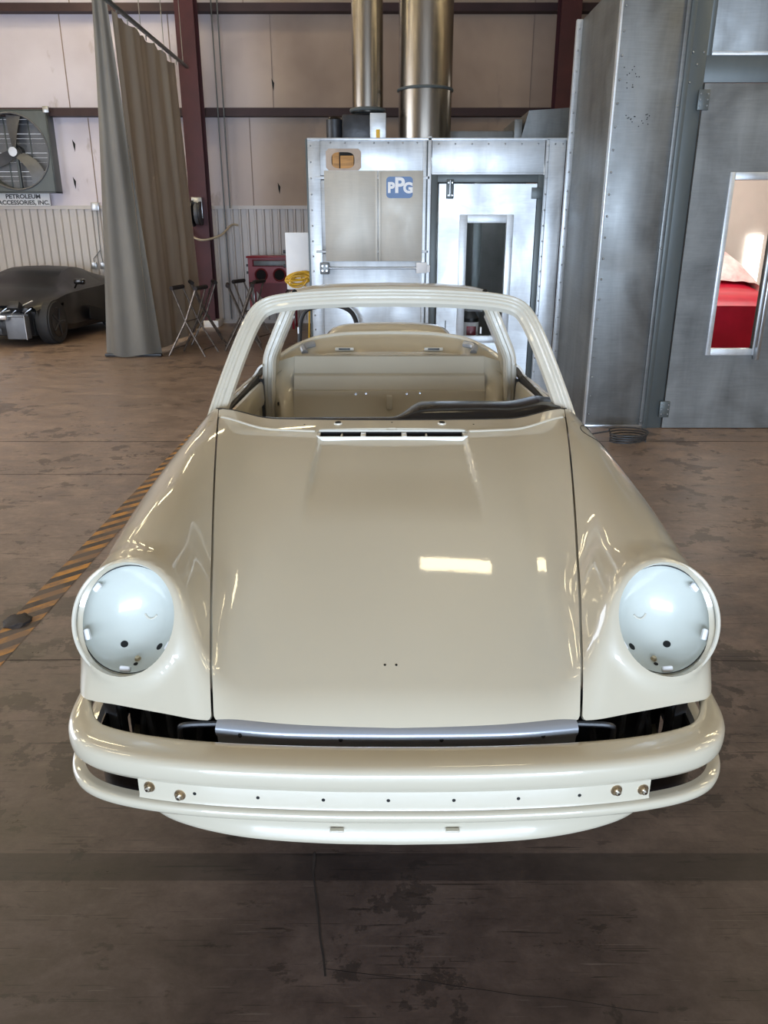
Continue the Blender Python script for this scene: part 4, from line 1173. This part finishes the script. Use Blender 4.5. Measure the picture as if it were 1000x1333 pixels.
for i, (x, z0, z1, lb) in enumerate(((-2.72, 2.0, 7.0, 'thin dark conduit running up the wall, right of the red column'), (-2.82, .1, 7.0, 'thin grey conduit up the wall, closest to the red column'))):
    o = MB().cyl((x, YW-.22, z0), (x, YW-.22, z1), .012).build('wall_pipe', M['galvd'], None); tag(o, lb, 'pipe')
# ---- wall boxes on the left
EB = empty('outlet_boxes', (0, 0, 0)); tag(EB, 'pair of grey outlet boxes with conduit on the ribbed wall, left of the curtain', 'outlet')
for x in (-5.29, -5.13): pbox('outlet_box', 'alu', EB, x-.045, x+.045, YW-.11, YW-.045, .97, 1.09, bev=.005)
MB().tube([(-5.13, YW-.07, 2.0), (-5.15, YW-.07, 1.25), (-5.13, YW-.07, 1.08)], .009, 6).tube([(-5.15, YW-.07, 1.3), (-5.29, YW-.07, 1.15), (-5.29, YW-.07, 1.08)], .009, 6).build('conduit', M['galvd'], EB)
pbox('junction_box', 'alu', EB, -5.21, -5.07, YW-.12, YW-.06, 1.96, 2.10, bev=.004)
# insulation pins
for i, (x, z, lb) in enumerate(((-5.42, 3.03, 'torn black nick in the pale wall bay right of the fan, upper'), (-5.49, 2.43, 'torn black nick in the pale wall bay right of the fan, lower'), (-1.90, 3.97, 'torn black nick in the tan wall bay above the girt'), (-1.87, 2.34, 'torn black nick in the tan wall bay below the girt'))):
    o = MB().prism([(x-.015, YW-.003, z+.09), (x+.03, YW-.003, z+.02), (x+.012, YW-.003, z-.10), (x-.006, YW-.003, z-.02)], (0, -.006, 0)).build('wall_tear', M['black'], None, smooth=False)
    tag(o, lb, 'tear')

# ---- wall fan and sign
FN = empty('wall_fan', (-6.36, YW-.3, 2.90)); tag(FN, 'large grey three-bladed industrial fan in a square frame on the left wall', 'fan')
def fan():
    n = 48; r = .60; vs = []; fs = []
    for k in range(n):
        a = 2*math.pi*k/n; c_, s_ = math.cos(a), math.sin(a); t = .64/max(abs(c_), abs(s_))
        vs += [(c_*t, 0, s_*t), (c_*r, 0, s_*r), (c_*(r-.01), .22, s_*(r-.01))]
    for k in range(n):
        a = 3*k; b = 3*((k+1) % n); fs += [(a, b, b+1, a+1), (a+1, b+1, b+2, a+2)]
    link_mesh('square_frame', vs, fs, M['frame'], FN, False)
    for s in (-1, 1):
        pbox('frame_edge', 'frame', FN, s*.64-.01, s*.64+.01, 0, .27, -.65, .65); pbox('frame_edge', 'frame', FN, -.65, .65, 0, .27, s*.64-.01, s*.64+.01)
    MB().tube([(math.cos(2*math.pi*k/48)*.60, -.005, math.sin(2*math.pi*k/48)*.60) for k in range(48)], .016, 8, closed=True).build('shroud_ring', M['grey'], FN)
    pbox('daylight_behind', emis('daylight_slit', (.9, .93, 1, 1), 1.6), FN, -.60, .60, .275, .28, -.60, .60, bev=0)
    for i in range(16):
        z = -.56+.075*i
        MB().box(-.6, .6, .235, .240, z-.036-.001*((i*7) % 4), z+.036, rot=Matrix.Rotation(.0, 4, 'X')).build('louvre', M['grey'], FN)
    for x in (-.2, .22): pbox('louvre_bar', 'frame', FN, x-.01, x+.01, .22, .233, -.6, .6)
    MB().cyl((0, -.03, 0), (0, .08, 0), .075, n=24).build('hub', M['alu'], FN)
    for ang in (88, 208, 328):
        vs = []; fs = []; a = R(ang)
        for i in range(8):
            t = i/7; rr = .07+.50*t; w_ = .055+.085*t
            for k in range(5):
                q = -1+k/2; tw = q*w_; an = a-.35*t*t*(1 if ang != 88 else .2)
                x = math.cos(an)*rr-math.sin(an)*tw; z = math.sin(an)*rr+math.cos(an)*tw; vs.append((x, .05+.06*q*(1-.4*t), z))
        for i in range(7):
            for k in range(4): b = i*5+k; fs.append((b, b+1, b+6, b+5))
        link_mesh('blade', vs, fs, M['grey'], FN, True)
    pbox('motor_strut', 'frame', FN, -.02, .02, .10, .16, -.6, .6)
    MB().cyl((0, .08, 0), (0, .22, 0), .11, n=24).build('motor', M['darkpl'], FN)
fan()
MB().box(.60, .70, -.02, .02, .60, .70, .005).build('mount_clip', M['alu'], FN)
SG = MB().box(-6.93, -5.93, YW-.09, YW-.075, 2.045, 2.25, .003).build('wall_sign', M['white'], None)
tag(SG, 'white rectangular lettered sign on the wall under the fan', 'sign')
text_mesh('sign_text', 'PETROLEUM', .098, M['darkpl'], SG, .003, 1.15, (-6.40, YW-.092, 2.195), extr=.001)
text_mesh('sign_text', 'ACCESSORIES, INC.', .098, M['darkpl'], SG, .003, 1.08, (-6.40, YW-.092, 2.095), extr=.001)

# ---- curtain on its rail
CU = empty('hanging_curtain', (0, 0, 0)); tag(CU, 'tall tan canvas divider curtain with grey edge, hanging on the left', 'curtain')
def curtain():
    # long face running away along the rail
    U, Vn = 90, 40; vs = []; fs = []
    for i in range(U+1):
        u = i/U; y_t = 10.15+2.95*u; y_b = 10.55+3.2*u
        for j in range(Vn+1):
            v = j/Vn; z = 3.99*(1-v)+.05*v
            wv = math.sin(u*26+1.2*math.sin(u*9))*(.022+.015*v)+.008*math.sin(u*61+v*2)
            x = -3.10+wv*(1 if u > .03 else .4)+(-.06*v)+(.02*u)*v
            if u > .78: x -= .05
            sag = .035*abs(math.sin(u*math.pi*7))*(1-v)**8
            vs.append((x, y_t*(1-v)+y_b*v, z-sag))
    for i in range(U):
        for j in range(Vn): a = i*(Vn+1)+j; fs.append((a, a+Vn+1, a+Vn+2, a+1))
    link_mesh('long_panel', vs, fs, M['curtan'], CU, True)
    # leading flap pulled outwards at the bottom
    U, Vn = 24, 40; vs = []; fs = []
    for i in range(U+1):
        u = i/U
        for j in range(Vn+1):
            v = j/Vn; z = 4.15*(1-v)+.03*v
            xr = -3.03-.14*(1-v)**1.0*0-.06*(1-v)+.0*v; xr = -3.10+.06*v**1.5
            if v < .97: xr = -3.135+.095*v**1.3+(.0)
            xl = -3.30-.50*v**1.15
            y = 10.12*(1-v)+10.60*v-.10*math.sin(u*math.pi)*v+.035*math.sin(u*13+v*1.5)*(.3+.7*v)
            vs.append((xr+(xl-xr)*u, y, z+.02*math.sin(u*8)*v))
    for i in range(U):
        for j in range(Vn): a = i*(Vn+1)+j; fs.append((a, a+1, a+Vn+2, a+Vn+1))
    link_mesh('leading_flap', vs, fs, M['curgrey'], CU, True)
    MB().box(-3.80, -3.03, 10.55, 10.62, .01, .05, .01).build('bottom_hem', M['darkpl'], CU)
    for i in range(8):
        y = 10.35+2.7*i/7; MB().tube([(-3.10, y, 3.95), (-3.10, y, 4.018)], .008, 6).build('curtain_hook', M['alu'], CU)
curtain()
RL = empty('curtain_rail', (0, 0, 0)); tag(RL, 'dark overhead rail carrying the tan curtain', 'rail')
MB().box(-3.125, -3.075, 9.9, 13.75, 4.025, 4.06, .004).build('track', M['frame'], RL)
for y in (10.2, 11.3, 12.4, 13.5): MB().cyl((-3.10, y, 4.06), (-3.10, y, ZC), .006, n=6).build('hanger_rod', M['alu'], RL)

# ---- folding panel stands
def make_stand():
    t = empty('folding_stand', (0, 0, 0))
    for s in (-1, 1):
        for d in (-1, 1):
            MB().tube([(s*.24, -d*.26, .012), (s*.20, 0, .47), (s*.17, d*.17, .90)], .013, 8).build('leg', M['stand'], t)
    for d in (-1, 1):
        MB().tube([(-.19, d*.17, .90), (.19, d*.17, .90)], .028, 10).build('padded_bar', M['foam'], t)
        MB().tube([(-.23, d*.22, .10), (.23, d*.22, .10)], .010, 8).build('cross_bar', M['stand'], t)
    MB().tube([(-.21, 0, .47), (.21, 0, .47)], .009, 8).build('pivot_rod', M['stand'], t)
    return t
def copy_tree(o, parent=None):
    c = o.copy(); COL.objects.link(c); c.parent = parent
    for ch in [x for x in bpy.data.objects if x.parent == o and x != c]: copy_tree(ch, c)
    return c
S0 = make_stand()
spots = ((-2.64, 10.8, 1.4, 'worn steel folding stand nearest the curtain hem'),
         (-2.72, 12.0, 1.9, 'folding stand at the back of the group, nearest the red column'),
         (-2.05, 11.35, 1.75, 'dark-topped folding stand in front, right of the one at the curtain hem'),
         (-2.06, 12.2, 1.3, 'rightmost folding stand of the four, nearest the red cabinet'))
for i, (x, y, a, lb) in enumerate(spots):
    o = S0 if i == 0 else copy_tree(S0)
    o.location = (x, y, 0); o.rotation_euler = (0, 0, a); tag(o, lb, 'stand', 'folding stands by the curtain')

# ---- red blast cabinet
BC = empty('blast_cabinet', (-1.95, 13.8, 0)); tag(BC, 'red sandblasting cabinet with two black glove ports', 'cabinet')
cb = MB(); cb.prism([(-.38, 0, .78), (.38, 0, .78), (.38, 0, 1.19), (-.38, 0, 1.19)], (0, .55, 0)); cb.build('upper_box', M['red'], BC, smooth=False)
MB().prism([(-.36, -.01, .78), (.36, -.01, .78), (.14, -.01, .50), (-.14, -.01, .50)], (0, .5, 0)).build('hopper', M['redd'], BC, smooth=False)
pbox('cabinet_lid', 'red', BC, -.40, .40, -.04, .57, 1.19, 1.22)
wn_ = pbox('viewing_frame', 'redd', BC, -.30, .29, -.018, 0, 1.05, 1.16); pbox('viewing_glass', 'galvd', wn_, -.275, .265, -.022, -.018, 1.065, 1.145)
for x in (-.16, .155):
    g_ = MB().tube([(x+math.cos(2*math.pi*k/24)*.10, -.012, .912+math.sin(2*math.pi*k/24)*.10) for k in range(24)], .014, 8, closed=True).build('glove_ring', M['redd'], BC)
    MB().cyl((x, -.008, .912), (x, .0, .912), .095, n=28).build('glove_port', M['black'], g_)
for x in (-.36, .36):
    for y in (.02, .52): pbox('leg', 'red', BC, x-.02, x+.02, y-.02, y+.02, 0, .80)
pbox('shelf', 'redd', BC, -.36, .36, .02, .52, .40, .42)
for x in (-.3, .3): pbox('rod', 'alu', BC, x-.006, x+.006, .0, .012, .42, .62)
pbox('side_latch', 'darkpl', BC, -.41, -.385, .0, .05, 1.05, 1.09); pbox('side_latch', 'darkpl', BC, -.41, -.385, .0, .05, .93, .97)

# ---- white panel, yellow cable, black hose left of the small booth
WB = pbox('side_panel_box', 'white', SB, -1.08, -.737, 8.9, 8.98, 1.0, 1.60, bev=.01)
for z in (1.40, 1.25): MB().cyl((-1.08, 8.93, z), (-1.11, 8.93, z), .018, n=12).build('knob', M['darkpl'], WB)
pts = []
for k in range(120):
    a = k*.33; rr_ = 1+.28*math.sin(k*.11); pts.append((-.93+.125*rr_*math.cos(a), 8.80-.03*math.sin(a*1.7), 1.12+(.05+.03*math.sin(k*.06))*math.sin(a+.4)+.02*math.cos(k*.07)))
pts += [(-.82, 8.78, .95), (-.84, 8.78, .5), (-.82, 8.8, .02)]
o = MB().tube(pts, .009, 6).build('yellow_cable_coil', M['yellow'], None); tag(o, 'coiled yellow extension cable hanging at the left end of the small booth', 'cable')
o = MB().tube(catmull([(-.83, 7.70, .02), (-.83, 7.68, .6), (-.78, 7.66, .86), (-.62, 7.66, .93), (-.40, 7.68, .92), (-.28, 7.70, .80), (-.26, 7.72, .5), (-.26, 7.74, .02)], 8), .022, 10).build('bent_hose', M['hose'], None)
tag(o, 'thick black hose arching up in front of the small booth, behind the car', 'hose')

# ---- floor markings and joints
TP = link_mesh('hazard_tape', [(-1.640, 2.2, .0015), (-1.505, 2.2, .0015), (-1.515, 7.6, .0015), (-1.635, 7.6, .0015)], [(0, 1, 2, 3)], M['tape'])
tag(TP, 'worn yellow and black striped tape stuck along the floor', 'tape')
M['joint'] = simple('dark_floor_joint', srgb(46, 40, 38), .7, 0, .3, 6)
def joint(pts, w_=.006, k=0):
    mb = MB()
    for (x0, y0), (x1, y1) in zip(pts, pts[1:]):
        d = Vector((x1-x0, y1-y0, 0)).normalized(); n = Vector((-d.y, d.x, 0))*w_/2
        a = Vector((x0, y0, .0008)); b = Vector((x1, y1, .0008)); mb.poly([a-n, b-n, b+n, a+n])
    global jn; jn += 1
    return struct(mb.build('trim_%d' % (40+jn), M['joint'], None, smooth=False))
jn = 0
def wob(x0, y0, x1, y1, n=14, amp=.012, seed=1):
    r_ = random.Random(seed); return [(x0+(x1-x0)*i/n+(r_.random()-.5)*amp, y0+(y1-y0)*i/n+(r_.random()-.5)*amp) for i in range(n+1)]
joint(wob(XL, 6.07, XR, 6.07, 60, .02), .012); joint(wob(XL, 5.17, -1.0, 5.17, 30, .01), .007)
joint(wob(XL, 2.67, XR, 2.67, 60, .012), .005); joint(wob(-.19, 1.60, -.135, 1.29, 6, .003), .005)
joint(wob(-.19, 1.66, -.19, 1.60, 2, .004), .008); joint(wob(-.135, 1.31, .60, 1.20, 10, .006, 4), .0018)
M['slabdark'] = simple('darker_floor_strip', srgb(50, 46, 46), .35, 0, .35, 9, detail=8)

mb = MB(); bmesh.ops.create_icosphere(mb.bm, subdivisions=3, radius=.05)
r_ = random.Random(5)
for v in mb.bm.verts: v.co *= 1+.3*(r_.random()-.5); v.co.z = max(v.co.z*.35, -.004); v.co.x *= 1.15; v.co.y *= 1.3
o = mb.build('dirt_clod', M['joint'], None); o.location = (-1.60, 2.99, .004); tag(o, 'flat dark clod of dirt on the floor beside the hazard tape', 'dirt')

# ---- charcoal sports car without its front bumper
LB = empty('dark_sports_car', (-5.88, 11.5, 0), R(-6)); tag(LB, 'charcoal low sports car with its front bumper removed, far left by the wall', 'car')
def lambo():
    # sections: y from the nose backwards: (y, half width, sill z, shoulder z, top z, top half width)
    st = [(.30, .78, .34, .56, .60, .70), (.55, .88, .30, .66, .70, .66), (.9, .93, .20, .74, .80, .62), (1.15, .93, .16, .77, .85, .62), (1.5, .90, .15, .78, .98, .62), (1.85, .90, .15, .80, 1.08, .58), (2.2, .90, .15, .81, 1.12, .55), (2.6, .92, .15, .83, 1.09, .52), (2.95, .96, .18, .86, 1.00, .55), (3.3, .96, .22, .85, .92, .62), (3.6, .90, .3, .78, .85, .66)]
    def sec(w_, z0, zs, zt, tw):
        return [(w_*.90, z0), (w_*.97, z0+.10), (w_*.955, (z0+zs)/2-.02), (w_, zs-.12), (w_*.985, zs-.03), (w_*.93, zs), (tw+(w_*.93-tw)*.25, zs+(zt-zs)*.62), (tw*.92, zt-.015), (tw*.6, zt), (0, zt+.01)]
    ys = [s_[0] for s_ in st]; cs = [Curve1(ys, [s_[i] for s_ in st]) for i in range(1, 6)]
    Y = np.linspace(ys[0], ys[-1], 40); vs = []; fs = []; rows_ = []
    for y in Y:
        q = sec(*[float(c_(y)) for c_ in cs]); q = [(-a, b) for a, b in q]+[(a, b) for a, b in q[::-1][1:]]
        for a, b in q: vs.append((a, y, b))
        m = len(q)
    mi = []
    for i in range(len(Y)-1):
        for k in range(m-1):
            yc = (Y[i]+Y[i+1])/2; zc_ = (vs[i*m+k][2]+vs[i*m+k+1][2])/2; kk = min(k, m-2-k)
            xx = abs(vs[i*m+k][0])
            if any(math.hypot(yc-wy, zc_-.33) < .37 for wy in (.62, 3.0)) and kk < 3: continue
            fs.append((i*m+k, (i+1)*m+k, (i+1)*m+k+1, i*m+k+1))
            mi.append(1 if (kk in (5, 6) and 1.55 < yc < 2.6) or (kk in (6, 7, 8) and 1.12 < yc < 1.85) else 0)
    fs.append(tuple(range((len(Y)-1)*m, len(Y)*m))); mi.append(0)
    b = link_mesh('body', vs, fs, None, LB, True, mats=[M['lambo'], M['lglass']], matidx=mi, auto=28)
    sh_ = MB(); sh_.box(-.68, .68, .32, 3.5, .14, .55, .03); sh_.build('undertray', M['black'], b)
    for s in (-1, 1):
        for y, r_ in ((.62, .335), (3.0, .345)):
            w_ = MB().cyl((s*.70, y, r_), (s*.93, y, r_), r_, n=36)
            bmesh.ops.bevel(w_.bm, geom=[e for e in w_.bm.edges if len(e.link_faces) == 2 and e.calc_face_angle(0) > 1], offset=.025, segments=3, affect='EDGES')
            w_ = w_.build('wheel', M['rubber'], LB)
            MB().cyl((s*.925, y, r_), (s*.938, y, r_), r_*.70, r_*.66, n=32).build('rim', M['blackgloss'], w_)
            for k in range(5):
                a = 2*math.pi*k/5; MB().tube([(s*.94, y, r_), (s*.935, y+math.cos(a)*r_*.62, r_+math.sin(a)*r_*.62)], .018, 6).build('spoke', M['darkpl'], w_)
        mr = MB().box(s*.98-.09, s*.98+.09, 1.40, 1.52, .86, .95, .03).build('mirror', M['blackgloss'], LB)
        MB().tube([(s*.86, 1.50, .80), (s*.93, 1.46, .88)], .015, 6).build('mirror_arm', M['blackgloss'], mr)
        MB().box(s*.50-.16, s*.50+.16, .06, .24, .12, .46, .02).build('radiator', M['grey'], LB)
        MB().tube([(s*.67, .05, .12), (s*.67, .05, .48), (s*.36, .05, .47)], .008, 6).build('radiator_edge', M['alu'], LB)
        MB().tube(catmull([(s*.18, .12, .50), (s*.45, .2, .56), (s*.72, .3, .68)], 5), .013, 8).build('headlight_bracket', M['alu'], LB)
        MB().box(s*.945-.004, s*.945+.010, 1.75, 2.6, .20, .42, .01, rot=Matrix.Rotation(R(-12), 4, 'X')).build('side_scoop', M['black'], LB)
    cb_ = MB().box(-.42, .42, -.02, .06, .42, .485, .012); cb_.build('crash_beam', M['chrome'], LB)
    mb = MB(); r_ = random.Random(8)
    for i in range(36):
        x = (r_.random()-.5)*1.35; y = .12+r_.random()*.35; z = .32+r_.random()*.30; s_ = .02+.05*r_.random(); mb.box(x-s_*1.5, x+s_*1.5, y-s_, y+s_, z-s_, z+s_, .006, rot=Matrix.Rotation(r_.random(), 4, 'X'))
    mb.box(-.66, .66, .2, .5, .16, .50, .02); mb.build('exposed_nose', M['darkpl'], LB)
    for i in range(7):
        x = -.6+.2*i; MB().tube(catmull([(x, .16, .36), (x+.06, .1, .50), (x+.16, .14, .58)], 4), .008, 6).build('nose_pipe', M['alu'], LB)
    pl = MB().box(.02, .32, -.03, -.02, .20, .29, .003).build('number_board', M['darkpl'], LB)
    text_mesh('board_text', 'G13', .085, M['white'], pl, .002, 1.1, (.20, -.033, .245), extr=.001)
lambo()
LB.scale = (.95, .88, .96)

for (loc, e, sz) in (((.55, SY+.7, 2.3), 14, .6), ((1.35, SY+1.2, 2.3), 10, .5)):  # weak unseen area lamps added to brighten the mixing room interior
    l = bpy.data.lights.new('room_fill_light', 'AREA'); l.size = sz; l.energy = e; l.color = (.85, .93, 1)
    o = bpy.data.objects.new('room_fill_light', l); COL.objects.link(o); o.location = loc
